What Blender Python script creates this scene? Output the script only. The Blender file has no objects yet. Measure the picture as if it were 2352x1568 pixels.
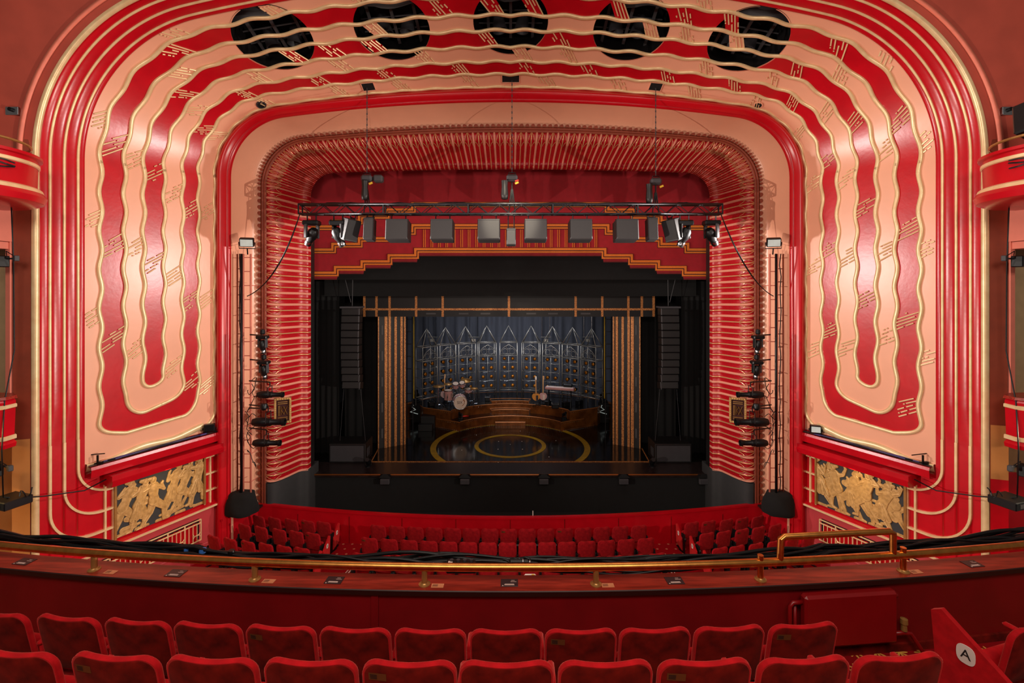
import bpy, math, random
from mathutils import Vector, Matrix
PI = math.pi
SC = bpy.context.scene
COL = SC.collection
# ------------------------------------------------------------------ camera
F, CX, YH, ZC = 1130.0, 1172.0, 655.0, 7.45      # focal length and optical axis in pixels, eye height
cam = bpy.data.cameras.new('camera'); cam.sensor_width = 36; cam.sensor_fit = 'HORIZONTAL'
cam.lens = 36 * F / 2352; cam.shift_x = 4 / 2352; cam.shift_y = -129 / 2352; cam.clip_end = 200; cam.clip_start = .05
co = bpy.data.objects.new('camera', cam); COL.objects.link(co)
co.location = (0, 0, ZC); co.rotation_euler = (PI / 2, 0, 0); SC.camera = co
# ------------------------------------------------------------------ world, view, lights
wd = bpy.data.worlds.new('world'); SC.world = wd; wd.use_nodes = True
wd.node_tree.nodes['Background'].inputs[0].default_value = (1.0, .82, .70, 1)
wd.node_tree.nodes['Background'].inputs[1].default_value = .10
SC.view_settings.view_transform = 'Standard'; SC.view_settings.look = 'None'
SC.view_settings.exposure = 0.0; SC.view_settings.gamma = 1; SC.view_settings.use_curve_mapping = False
def lamp(kind, loc, target, power, color=(1, .9, .78), size=.2, sy=None, spot=90, blend=.5, name='stage_or_fill_light'):
    l = bpy.data.lights.new(name, kind); l.energy = power; l.color = color
    if kind == 'AREA':
        l.shape = 'RECTANGLE'; l.size = size; l.size_y = sy or size
    else: l.shadow_soft_size = size
    if kind == 'SPOT': l.spot_size = math.radians(spot); l.spot_blend = blend
    o = bpy.data.objects.new(name, l); COL.objects.link(o); o.location = loc
    d = Vector(target) - Vector(loc); o.rotation_euler = d.to_track_quat('-Z', 'Y').to_euler()
    return o
for sx in (-1, 1):
    # cross lights on the far ends of the balcony front
    lamp('SPOT', (sx * 8.6, 6.0, 4.45), (-sx * 8.4, 12.2, 6.9), 4200, (1, .88, .76), .05, spot=78, blend=.9)
    # lights hung below the middle of the balcony front
    lamp('SPOT', (sx * 2.2, 5.1, 4.1), (sx * 3.0, 16, 7.4), 620, (1, .88, .76), .05, spot=66, blend=.7)
    # floodlights on the side towers
    lamp('SPOT', (sx * 7.2, 13.0, 8.3), (-sx * 8.9, 12.2, 7.4), 3600, (1, .93, .86), .12, spot=62, blend=.9)
    # lamp behind each box
    lamp('AREA', (sx * 10.35, 8.8, 4.6), (sx * 9.9, 10.2, 3.9), 90, (1, .62, .2) if sx < 0 else (1, .8, .55), .3)
    # warm striplight under the beam over each frieze
    lamp('AREA', (sx * 8.35, 12.15, 2.82), (sx * 8.9, 12.4, 1.4), 9, (1, .70, .25), .12, 1.9)
# overall soft fill added as unseen house lights, over balcony and stalls
lamp('AREA', (0, -1.2, 11.5), (0, 5.0, 4.0), 420, (1, .85, .72), 7, 2)
lamp('AREA', (0, 8.0, 16.0), (0, 11.0, 0.0), 230, (1, .85, .75), 9, 3)
# stage: unseen cool lamp added to show frames and curtain; warm spot on risers
lamp('AREA', (0, 21.4, 8.2), (0, 25.5, 3.2), 130, (.86, .9, 1), 6, .5).data.spread = math.radians(105)
for sx in (-1, 1): lamp('AREA', (sx * 5, 1.5, 10.5), (sx * 10.5, 9.8, 12.5), 260, (1, .85, .75), 2, 2)  # unseen area fills added to brighten the upper outer walls
lamp('SPOT', (0, 10.5, 12.0), (0, 21.2, 1.6), 1500, (1, .88, .66), .1, spot=26, blend=.5)

# ------------------------------------------------------------------ materials
def lin(c):
    if isinstance(c, str):
        c = [int(c[i:i + 2], 16) / 255 for i in (0, 2, 4)]
    return tuple(x / 12.92 if x <= .04045 else ((x + .055) / 1.055) ** 2.4 for x in c)
MATS = {}
def mat(name, col, rough=.5, metal=0.0, var=.12, scale=6.0, bump=0.0, bscale=60.0, emit=0, col2=None, sheen=0, spec=.5, stretch=None):
    m = bpy.data.materials.new(name); m.use_nodes = True; nt = m.node_tree; N = nt.nodes; L = nt.links
    b = N['Principled BSDF']; c = lin(col)
    b.inputs['Roughness'].default_value = rough; b.inputs['Metallic'].default_value = metal
    b.inputs['Specular IOR Level'].default_value = spec
    tc = N.new('ShaderNodeTexCoord'); src = tc.outputs['Object']
    if stretch:
        mp = N.new('ShaderNodeMapping'); mp.inputs['Scale'].default_value = stretch; L.new(src, mp.inputs[0]); src = mp.outputs[0]
    nz = N.new('ShaderNodeTexNoise'); nz.inputs['Scale'].default_value = scale; nz.inputs['Detail'].default_value = 5
    L.new(src, nz.inputs['Vector'])
    rp = N.new('ShaderNodeValToRGB'); e = rp.color_ramp.elements
    c2 = lin(col2) if col2 else tuple(x * (1 - var) for x in c)
    e[0].position = .35; e[1].position = .65
    e[0].color = (*c2, 1); e[1].color = (*c, 1)
    L.new(nz.outputs['Fac'], rp.inputs[0]); L.new(rp.outputs[0], b.inputs['Base Color'])
    if bump:
        n2 = N.new('ShaderNodeTexNoise'); n2.inputs['Scale'].default_value = bscale; L.new(src, n2.inputs['Vector'])
        bp = N.new('ShaderNodeBump'); bp.inputs['Strength'].default_value = bump; bp.inputs['Distance'].default_value = .01
        L.new(n2.outputs['Fac'], bp.inputs['Height']); L.new(bp.outputs[0], b.inputs['Normal'])
    if emit:
        L.new(rp.outputs[0], b.inputs['Emission Color']); b.inputs['Emission Strength'].default_value = emit
    if sheen: b.inputs['Sheen Weight'].default_value = sheen; b.inputs['Sheen Roughness'].default_value = .4; b.inputs['Sheen Tint'].default_value = (1, .25, .2, 1)
    MATS[name] = m
    return m
mat('red_paint', 'C40C1C', .27, var=.14, scale=2.5, bump=.12, bscale=9)
mat('red_roll', 'C80E1C', .28, var=.06)
mat('peach_paint', 'F0AC8C', .30, var=.05, scale=1.5, bump=.08, bscale=9)
mat('gold_paint', 'F4D6A4', .32, .22, col2='E8C290', scale=5, bump=.06)
mat('brown_paint', '8E3A22', .6, var=.2, scale=3)
mat('outer_paint', 'BC4E3C', .55, var=.16, scale=1.8)
mat('pink_line', 'EE8068', .5)
mat('pink_wall', 'C03A40', .55, var=.1, scale=2)
mat('salmon_wall', 'DC7C68', .6, var=.06)
mat('beige_wall', 'B59A72', .7, var=.1)
mat('amber_lit_wall', 'D08A4A', .65, var=.2, scale=1.2)  # amber light on the lower wall put into its colour
mat('black_paint', '141112', .45, var=.3, scale=12)
mat('black_metal', '17181A', .38, .4)
mat('dark_grey', '38363A', .55, var=.1)
mat('speaker_grey', '3C3A3C', .6, var=.08, scale=40)
mat('black_cloth', '0B090A', .95, var=.3)
mat('drape_blue', '494B54', .9, var=.35, scale=1.2, stretch=(3, 3, .3))
mat('drape_red', '6E0A10', .9, var=.25)
mat('frame_light', '9A948A', .35, .55)
mat('truss_metal', '3A3A3E', .32, .7, bump=.1)
mat('chrome', 'C8CCD2', .18, 1)
mat('brass', 'F0A454', .3, 1, var=.25, scale=14, bump=.03, bscale=20)
mat('dull_brass', 'B8884C', .35, .5, var=.2)
mat('velvet_red', 'C4101A', .8, var=.25, scale=18, sheen=.55, spec=.15)
mat('velvet_back', '78140C', .9, col2='4C0A06', scale=9, sheen=.12, spec=.1)  # darker velvet for chair backs, partly shade put into the colour
mat('stalls_velvet', 'A8141C', .85, col2='8C0C16', scale=14, sheen=.3, spec=.1)
mat('wood', 'A83222', .32, var=.4, col2='7A1E14', scale=3, stretch=(1, 9, 9), bump=.05)
mat('wood_dark', '2A0C08', .45)
mat('parapet_red', '7C0810', .42, var=.2, scale=3)
mat('card_black', '2E2428', .35)
mat('card_white', 'F2D8CC', .6)
mat('sticker_amber', 'E09468', .5)
mat('sticker_dull', '6A3A1C', .5)
mat('sticker_ink', '5A2A20', .6)
mat('orange_braid', 'D87018', .7, var=.2, scale=40)
mat('valance_red', '9C0618', .8, var=.15)
mat('valance_dark', '3A1210', .9)
mat('panel_black', '141011', .5, spec=.3)
mat('gold_flake', 'D08C4C', .5, .4, col2='6A3214', scale=38)
mat('stage_black', '14100F', .12, var=.3, scale=3)
mat('apron_black', '2A2020', .3, var=.5, scale=7)
mat('ring_gold', 'C8A420', .35, .3, var=.25)
mat('riser_copper', '9A5A26', .32, .55, col2='6A3A14', scale=2.5)
mat('riser_edge', 'B8703A', .3, .5)
mat('drum_pink', 'C08C88', .35, var=.1)
mat('drum_head', 'D8C0B0', .6)
mat('ink', '241C20', .6)
mat('label_white', 'F0E4DC', .5)
mat('guitar_amber', 'D88A34', .3)
mat('guitar_neck', 'C89058', .4)
mat('lamp_amber', 'D88820', .3, .5, col2='7A4208', scale=30)
mat('glass_pale', 'C8D4D0', .08, 0, spec=.8, emit=.25)
mat('relief_gold', 'CFA468', .42, .2, col2='B08850', scale=12, bump=.15, bscale=40)
mat('relief_back', '2E3034', .7)
mat('yellow', 'E0B020', .5)
mat('blue', '3A70C0', .4)
mat('purple_cable', '6A5AA0', .5)
mat('signal_red', 'E02818', .4)
mat('red_paint_dark', '8A0A10', .35, var=.1)
mat('concrete', '2C2C2E', .7)

def dots_mat(name, base, dot, pitch, rad, rough=.95, petals=0):
    m = bpy.data.materials.new(name); m.use_nodes = True; nt = m.node_tree; N = nt.nodes; L = nt.links
    b = N['Principled BSDF']; b.inputs['Roughness'].default_value = rough; b.inputs['Specular IOR Level'].default_value = .1
    tc = N.new('ShaderNodeTexCoord'); sx = N.new('ShaderNodeSeparateXYZ'); L.new(tc.outputs['Object'], sx.inputs[0])
    def M(op, a, c=None, d=None):
        n = N.new('ShaderNodeMath'); n.operation = op
        for i, v in enumerate((a, c, d)):
            if v is None: continue
            if isinstance(v, (int, float)): n.inputs[i].default_value = v
            else: L.new(v, n.inputs[i])
        return n.outputs[0]
    x = M('DIVIDE', sx.outputs[0], pitch); y = M('DIVIDE', sx.outputs[1], pitch)
    row = M('FLOOR', y); x = M('ADD', x, M('MULTIPLY', M('MODULO', M('ABSOLUTE', row), 2.0), .5))
    fx = M('SUBTRACT', M('FRACT', x), .5); fy = M('SUBTRACT', M('FRACT', y), .5)
    r = M('SQRT', M('ADD', M('MULTIPLY', fx, fx), M('MULTIPLY', fy, fy)))
    if petals:
        a = M('ARCTAN2', fy, fx); r = M('DIVIDE', r, M('ADD', M('MULTIPLY', M('COSINE', M('MULTIPLY', a, float(petals))), .45), .75))
    t = M('LESS_THAN', r, rad)
    mx = N.new('ShaderNodeMix'); mx.data_type = 'RGBA'
    L.new(t, mx.inputs[0]); mx.inputs[6].default_value = (*lin(base), 1); mx.inputs[7].default_value = (*lin(dot), 1)
    L.new(mx.outputs[2], b.inputs['Base Color']); MATS[name] = m
dots_mat('stalls_carpet', '9C0A18', 'C87A60', .26, .13)
dots_mat('balcony_carpet', '8A0A12', 'D8A048', .2, .30, petals=8)

# ------------------------------------------------------------------ mesh builder
class MB:
    def __init__(s, M=None): s.v = []; s.f = []; s.mi = []; s.M = M or Matrix(); s.k = 0
    def add(s, vs, fs):
        n = len(s.v); s.v += [s.M @ Vector(p) for p in vs]
        s.f += [tuple(n + i for i in q) for q in fs]; s.mi += [s.k] * len(fs); return s
    def box(s, c, d, R=None):
        c = Vector(c); hx, hy, hz = d[0] / 2, d[1] / 2, d[2] / 2
        vs = [Vector((x, y, z)) for x in (-hx, hx) for y in (-hy, hy) for z in (-hz, hz)]
        if R: vs = [R @ p for p in vs]
        return s.add([c + p for p in vs], [(0, 1, 3, 2), (4, 6, 7, 5), (0, 4, 5, 1), (2, 3, 7, 6), (0, 2, 6, 4), (1, 5, 7, 3)])
    def bbox(s, c, d, b=.01, R=None):      # bevelled box
        c = Vector(c); h = [x / 2 for x in d]; b = min(b, min(h) * .95); vs = []; idx = {}
        for sx in (-1, 1):
            for sy in (-1, 1):
                for sz in (-1, 1):
                    for ax in range(3):
                        q = [sx * h[0], sy * h[1], sz * h[2]]; g = (sx, sy, sz)
                        for j in range(3):
                            if j != ax: q[j] -= g[j] * b
                        idx[(sx, sy, sz, ax)] = len(vs); vs.append(Vector(q))
        fs = []
        cyc = [(-1, -1), (1, -1), (1, 1), (-1, 1)]
        for ax in range(3):
            o = [j for j in range(3) if j != ax]
            for sg in (-1, 1):
                fs.append(tuple(idx[tuple({ax: sg, o[0]: a, o[1]: c2}[j] for j in range(3)) + (ax,)] for a, c2 in cyc))
        for e in range(3):
            o = [j for j in range(3) if j != e]
            for a, c2 in cyc:
                k0 = tuple({e: -1, o[0]: a, o[1]: c2}[j] for j in range(3)); k1 = tuple({e: 1, o[0]: a, o[1]: c2}[j] for j in range(3))
                fs.append((idx[k0 + (o[0],)], idx[k1 + (o[0],)], idx[k1 + (o[1],)], idx[k0 + (o[1],)]))
        for a in (-1, 1):
            for b2 in (-1, 1):
                for c2 in (-1, 1): fs.append(tuple(idx[(a, b2, c2, j)] for j in range(3)))
        if R: vs = [R @ p for p in vs]
        return s.add([c + p for p in vs], fs)
    def tube(s, pts, r, n=8, closed=False, cap=True):
        pts = [Vector(p) for p in pts]; m = len(pts); vs = []; fs = []; up = None
        rr = r if isinstance(r, (list, tuple)) else [r] * m
        for i, p in enumerate(pts):
            a = pts[i - 1] if (i > 0 or closed) else p; c = pts[(i + 1) % m] if (i < m - 1 or closed) else p
            t = (c - a)
            if t.length < 1e-9: t = Vector((0, 0, 1))
            t.normalize()
            if up is None: up = Vector((0, 0, 1)) if abs(t.z) < .9 else Vector((1, 0, 0))
            u = up - t * up.dot(t)
            if u.length < 1e-6: u = t.orthogonal()
            u.normalize(); w = t.cross(u); up = u
            for k in range(n):
                g = 2 * PI * k / n; vs.append(p + (u * math.cos(g) + w * math.sin(g)) * rr[i])
        for i in range(m - (0 if closed else 1)):
            j = (i + 1) % m
            for k in range(n): fs.append((i * n + k, i * n + (k + 1) % n, j * n + (k + 1) % n, j * n + k))
        if cap and not closed: fs.append(tuple(range(n))[::-1]); fs.append(tuple((m - 1) * n + k for k in range(n)))
        return s.add(vs, fs)
    def rod(s, a, b, r, r2=None, n=8): return s.tube([a, b], [r, r if r2 is None else r2], n)
    def lathe(s, prof, n=20, c=(0, 0, 0), R=None, a0=0, a1=2 * PI):
        vs = []; fs = []; full = abs(a1 - a0 - 2 * PI) < 1e-6; m = n if full else n + 1
        for k in range(m):
            g = a0 + (a1 - a0) * k / n
            for r, z in prof:
                p = Vector((r * math.cos(g), r * math.sin(g), z))
                if R: p = R @ p
                vs.append(Vector(c) + p)
        L = len(prof)
        for k in range(n):
            j = (k + 1) % m
            for i in range(L - 1): fs.append((k * L + i, j * L + i, j * L + i + 1, k * L + i + 1))
        return s.add(vs, fs)
    def grid(s, rows, wrap=False):
        m = len(rows[0]); vs = [p for r in rows for p in r]; fs = []
        for i in range(len(rows) - 1):
            for j in range(m - (0 if wrap else 1)):
                fs.append((i * m + j, i * m + (j + 1) % m, (i + 1) * m + (j + 1) % m, (i + 1) * m + j))
        return s.add(vs, fs)
    def prism(s, poly, f0, f1):            # polygon extruded between two maps (x,y)->point
        n = len(poly); vs = [f0(*p) for p in poly] + [f1(*p) for p in poly]
        fs = [tuple(range(n)), tuple(range(2 * n - 1, n - 1, -1))] + [(i, (i + 1) % n, n + (i + 1) % n, n + i) for i in range(n)]
        return s.add(vs, fs)
    def build(s, name, mats, parent=None, smooth=False, inv=None):
        me = bpy.data.meshes.new(name); vs = s.v
        if parent is not None and inv is None: inv = INV.get(parent.name)
        if inv is not None: vs = [inv @ p for p in vs]
        me.from_pydata([tuple(p) for p in vs], [], s.f)
        if not isinstance(mats, (list, tuple)): mats = [mats]
        for m in mats: me.materials.append(MATS[m])
        if len(mats) > 1: me.polygons.foreach_set('material_index', s.mi)
        if smooth:
            me.polygons.foreach_set('use_smooth', [True] * len(me.polygons))
        me.update()
        import bmesh
        bm = bmesh.new(); bm.from_mesh(me); bmesh.ops.recalc_face_normals(bm, faces=bm.faces)
        if smooth == 'auto':
            for e in bm.edges:
                if len(e.link_faces) == 2 and e.calc_face_angle(0) > .6: e.smooth = False
        bm.to_mesh(me); bm.free()
        o = bpy.data.objects.new(name, me); COL.objects.link(o)
        if parent is not None:
            o.parent = parent
            if inv is not None: INV[o.name] = inv
        return o
INV = {}
def tag(o, label=None, cat=None, group=None, kind=None):
    for k, v in (('label', label), ('category', cat), ('group', group), ('kind', kind)):
        if v: o[k] = v
    return o
def thing(name, M, label, cat, group=None, world=False):   # world=True: its parts are given in world coordinates
    o = bpy.data.objects.new(name, None); COL.objects.link(o)
    if not isinstance(M, Matrix): M = Matrix.Translation(Vector(M))
    o.matrix_world = M; o.empty_display_size = .1
    if world: INV[o.name] = M.inverted()
    return tag(o, label, cat, group)
def dup(o, M=None, label=None, group=None, parent=None):
    c = o.copy(); COL.objects.link(c)
    if parent is not None: c.parent = parent
    if M is not None: c.matrix_world = M
    tag(c, label, None, group)
    for ch in list(o.children): dup(ch, parent=c)
    return c
def struct(name, mb, m, smooth=False): return tag(mb.build(name, m, smooth=smooth), kind='structure')
def pt(px, py, D): return Vector(((px - CX) / F * D, D, ZC - (py - YH) / F * D))
def TR(loc, rz=0, rx=0, ry=0):
    return Matrix.Translation(Vector(loc)) @ Matrix.Rotation(rz, 4, 'Z') @ Matrix.Rotation(ry, 4, 'Y') @ Matrix.Rotation(rx, 4, 'X')
ORD = ['first', 'second', 'third', 'fourth', 'fifth', 'sixth', 'seventh', 'eighth', 'ninth', 'tenth', 'eleventh', 'twelfth', 'thirteenth', 'fourteenth', 'fifteenth', 'sixteenth']
def text_mesh(body, size, M, name, m, parent, inv=None, extrude=.002):
    cu = bpy.data.curves.new('lettering', 'FONT'); cu.body = body; cu.size = size; cu.align_x = 'CENTER'; cu.align_y = 'CENTER'; cu.extrude = extrude
    t = bpy.data.objects.new('lettering', cu); COL.objects.link(t)
    me = bpy.data.meshes.new_from_object(t.evaluated_get(bpy.context.evaluated_depsgraph_get())); bpy.data.objects.remove(t)
    me.transform(M if inv is None else inv @ M); me.materials.clear(); me.materials.append(MATS[m])
    o = bpy.data.objects.new(name, me); COL.objects.link(o); o.parent = parent
    return o
# ------------------------------------------------------------------ the splayed proscenium shell
K = 1.3
S_COR = 2.83; S_C = 7.93          # end of the corner arc, crown centre (curve parameter)
def arch(w):
    r = 1.5 + w if w >= 0 else 1.5 + .68 * w
    zc = 2.325 - .2 * w if w >= 0 else 2.325 + .1 * w
    cx = 6.27 + w - r; top = 4.2 + (.97 * w if w >= 0 else w); h = top - zc
    Rc = (cx * cx + h * h - r * r) / (2 * (h - r))
    th = math.atan2(zc - (top - Rc), cx)
    return r, zc, cx, top, Rc, th
def AP(s, w):                      # arch curve offset w, parameter s (0 at springing, S_C at crown) -> x, z in shell units
    right = s > S_C
    if right: s = 2 * S_C - s
    r, zc, cx, top, Rc, th = arch(w)
    if s <= 0: x, z = -(6.27 + w), zc + s * (1 if s > -1 else 1)
    elif s < S_COR:
        a = th * s / S_COR; x, z = -(cx + r * math.cos(a)), zc + r * math.sin(a)
    else:
        a = th + (PI / 2 - th) * (s - S_COR) / (S_C - S_COR); x, z = -Rc * math.cos(a), top - Rc + Rc * math.sin(a)
    return (-x if right else x), z
def P3(s, w, D): x, z = AP(s, w); return Vector((x * K, D * K, ZC + z * K))
def P0(s, w): return P3(s, w, 10.5 - 2.1 * w)
def P(s, w, h=0):
    p = P0(s, w)
    if h:
        e = .01; a = P0(s + e, w) - P0(s - e, w); b = P0(s, w + e) - P0(s, w - e)
        n = a.cross(b).normalized()
        if n.y > 0: n = -n
        p = p + n * h
    return p
def s_of_z(z, w): return z - arch(w)[1]      # parameter on the straight left jamb
def SW(side, w, z, h=0):           # point on the flat side wall
    n = Vector((-side * 2.1, -1, 0)).normalized()
    return Vector((side * (6.27 + w) * K, (10.5 - 2.1 * w) * K, ZC + z * K)) + n * h
WL = [.168, .307, .458, .612, .745, .903]
AMP, PER = .0105, .68
def wav(s): return AMP * math.sin(2 * PI * (s if s < S_C else 2 * S_C - s) / PER)
LOOPS = [(.168, .903, -2.65), (.307, .745, -2.33), (.458, .612, -1.91)]      # inner w, outer w, bottom z
HOLE_PX = [(629, 90), (901, 66), (1173, 51), (1449, 67), (1717, 94)]
HR = .69 * K
def proj(p): return CX + F * p.x / p.y, YH - F * (p.z - ZC) / p.y
HOLES = []
for hx, hy in HOLE_PX:
    s, w = S_C, .65
    for _ in range(40):
        e = 1e-3; a, b = proj(P0(s, w)); a1, b1 = proj(P0(s + e, w)); a2, b2 = proj(P0(s, w + e))
        J = [[(a1 - a) / e, (a2 - a) / e], [(b1 - b) / e, (b2 - b) / e]]; det = J[0][0] * J[1][1] - J[0][1] * J[1][0]
        dx, dy = hx - a, hy - b
        s += max(-1, min(1, (dx * J[1][1] - dy * J[0][1]) / det)); w += max(-.3, min(.3, (dy * J[0][0] - dx * J[1][0]) / det))
    HOLES.append((s, w, P0(s, w)))
def smap(s, w, zb):                # undulating bottom edge
    sm = s if s < S_C else 2 * S_C - s; sb = zb - 2.2
    d = .03 * math.sin(2 * PI * w / .36) * math.exp(-max(0, sm - sb) / .22)
    return s + (d if s < S_C else -d)
def edge(s, wi, wo, zb, side):     # loop outline: w at parameter s, side 0 inner, 1 outer
    sm = s if s < S_C else 2 * S_C - s
    rc = min(.17, (wo - wi) / 2 * .98); rs = rc * 2.0
    t = sm - (zb - arch((wi + wo) / 2)[1]); ins = 0
    if t < rs: ins = rc * (1 - math.sqrt(max(0, 1 - (1 - max(t, 0) / rs) ** 2)))
    return (wi + wav(s) + ins) if side == 0 else (wo + wav(s) - ins)
def srange(a, b, step):
    n = max(1, int(round((b - a) / step))); return [a + (b - a) * i / n for i in range(n + 1)]
RANGES = {'wall_left': (-99, 0), 'ceiling': (0, 2 * S_C), 'wall_right': (2 * S_C, 99)}
def layer(mb, rng, wi_f, wo_f, sb, h, rows, zb=None, cut=True):
    a, b = rng; a = max(a, sb); b = min(b, 2 * S_C - sb)
    ss = srange(a, b, .022 if a >= 0 and b <= 2 * S_C else .04)
    g = [[P(smap(s, wi_f(s) + (wo_f(s) - wi_f(s)) * k / rows, zb) if zb else s, wi_f(s) + (wo_f(s) - wi_f(s)) * k / rows, h) for k in range(rows + 1)] for s in ss]
    V = [p for r in g for p in r]; m = rows + 1; keep = []; drop = set(); kept = set()
    for i in range(len(ss) - 1):
        for j in range(rows):
            q = (i * m + j, i * m + j + 1, (i + 1) * m + j + 1, (i + 1) * m + j); c = (V[q[0]] + V[q[2]]) / 2
            if cut and any((c - H[2]).length < HR for H in HOLES): drop.update(q)
            else: keep.append(q); kept.update(q)
    for i in drop & kept:
        H = min(HOLES, key=lambda H: (V[i] - H[2]).length); d = V[i] - H[2]; V[i] = H[2] + d * (HR / d.length)
    mb.add(V, keep)
def stroke(mb, path, width, h0, h1, wmul=2.326):   # raised ribbon along (s,w) path; width in shell units measured in w
    rows = []
    for i, (s, w) in enumerate(path):
        a = path[max(i - 1, 0)]; b = path[min(i + 1, len(path) - 1)]
        ds, dw = (b[0] - a[0]), (b[1] - a[1]) * wmul; L = math.hypot(ds, dw) or 1
        ns, nw = -dw / L, ds / L / wmul; hw = width / 2
        ns *= wmul * hw; nw *= wmul * hw
        rows.append([P(s - ns, w - nw, h0), P(s - ns * .9, w - nw * .9, h1), P(s, w, h1 * 1.15), P(s + ns * .9, w + nw * .9, h1), P(s + ns, w + nw, h0)])
    mb.grid(rows)
def clip_path(path, rng):
    out = []; cur = []
    for q in path:
        if rng[0] - .05 <= q[0] <= rng[1] + .05: cur.append(q)
        elif cur: out.append(cur); cur = []
    if cur: out.append(cur)
    return [c for c in out if len(c) > 1]
rnd = random.Random(5)
def motif_groups():
    G = []; bands = [(0.02, .168, 0), (.168, .307, 1), (.307, .458, 2), (.458, .612, 3), (.612, .745, 2), (.745, .903, 1), (.903, 1.0, 0)]
    for bi, (a, b, lv) in enumerate(bands):
        s = -4.6 + bi * .29 + rnd.random() * .3
        lim = {3: -1.5, 2: -2.0, 1: -2.3, 0: -2.7}[lv]
        while s < 2 * S_C + 5:
            sm = s if s < S_C else 2 * S_C - s
            if sm > lim - 2.1: G.append((s, a, b, lv))
            s += (1.3 if 1 < sm else 1.55) + rnd.random() * .35
    return G
GROUPS = motif_groups()
def motif(mb, g, rng, free=False):
    s0, a, b, lv = g
    if not free and any((P0(s0 + q, (a + b) / 2) - H[2]).length < HR * 1.02 for H in HOLES for q in (-.14, 0, .14)): return
    if not (rng[0] <= s0 < rng[1]): return
    r = random.Random(int(s0 * 1000) + int(a * 77)); W = b - a; n = 5
    for k in range(n):
        off = (k - (n - 1) / 2) * .06
        u0 = .08 if k in (1, 3) else r.choice((.1, .2, .35, .5)); u1 = .92 if k in (2, 4) else r.choice((.5, .62, .8, .9))
        segs = [(u0, u1)] if r.random() < .6 else [(u0, (u0 + u1) / 2 - .06), ((u0 + u1) / 2 + .04, u1)]
        if r.random() < .4: segs.append((min(.85, u1 + .05), min(.93, u1 + .12)))
        for c, d in segs:
            if d - c < .04: continue
            pts = []
            for u in (c, d):
                w = b - W * u; s = s0 + off + (u - .5) * W * 1.35; pts.append((s, w + wav(s) * .9))
            stroke(mb, pts, .0095, .012 * (lv + 1) - .004, .012 * (lv + 1) + .012)
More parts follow.
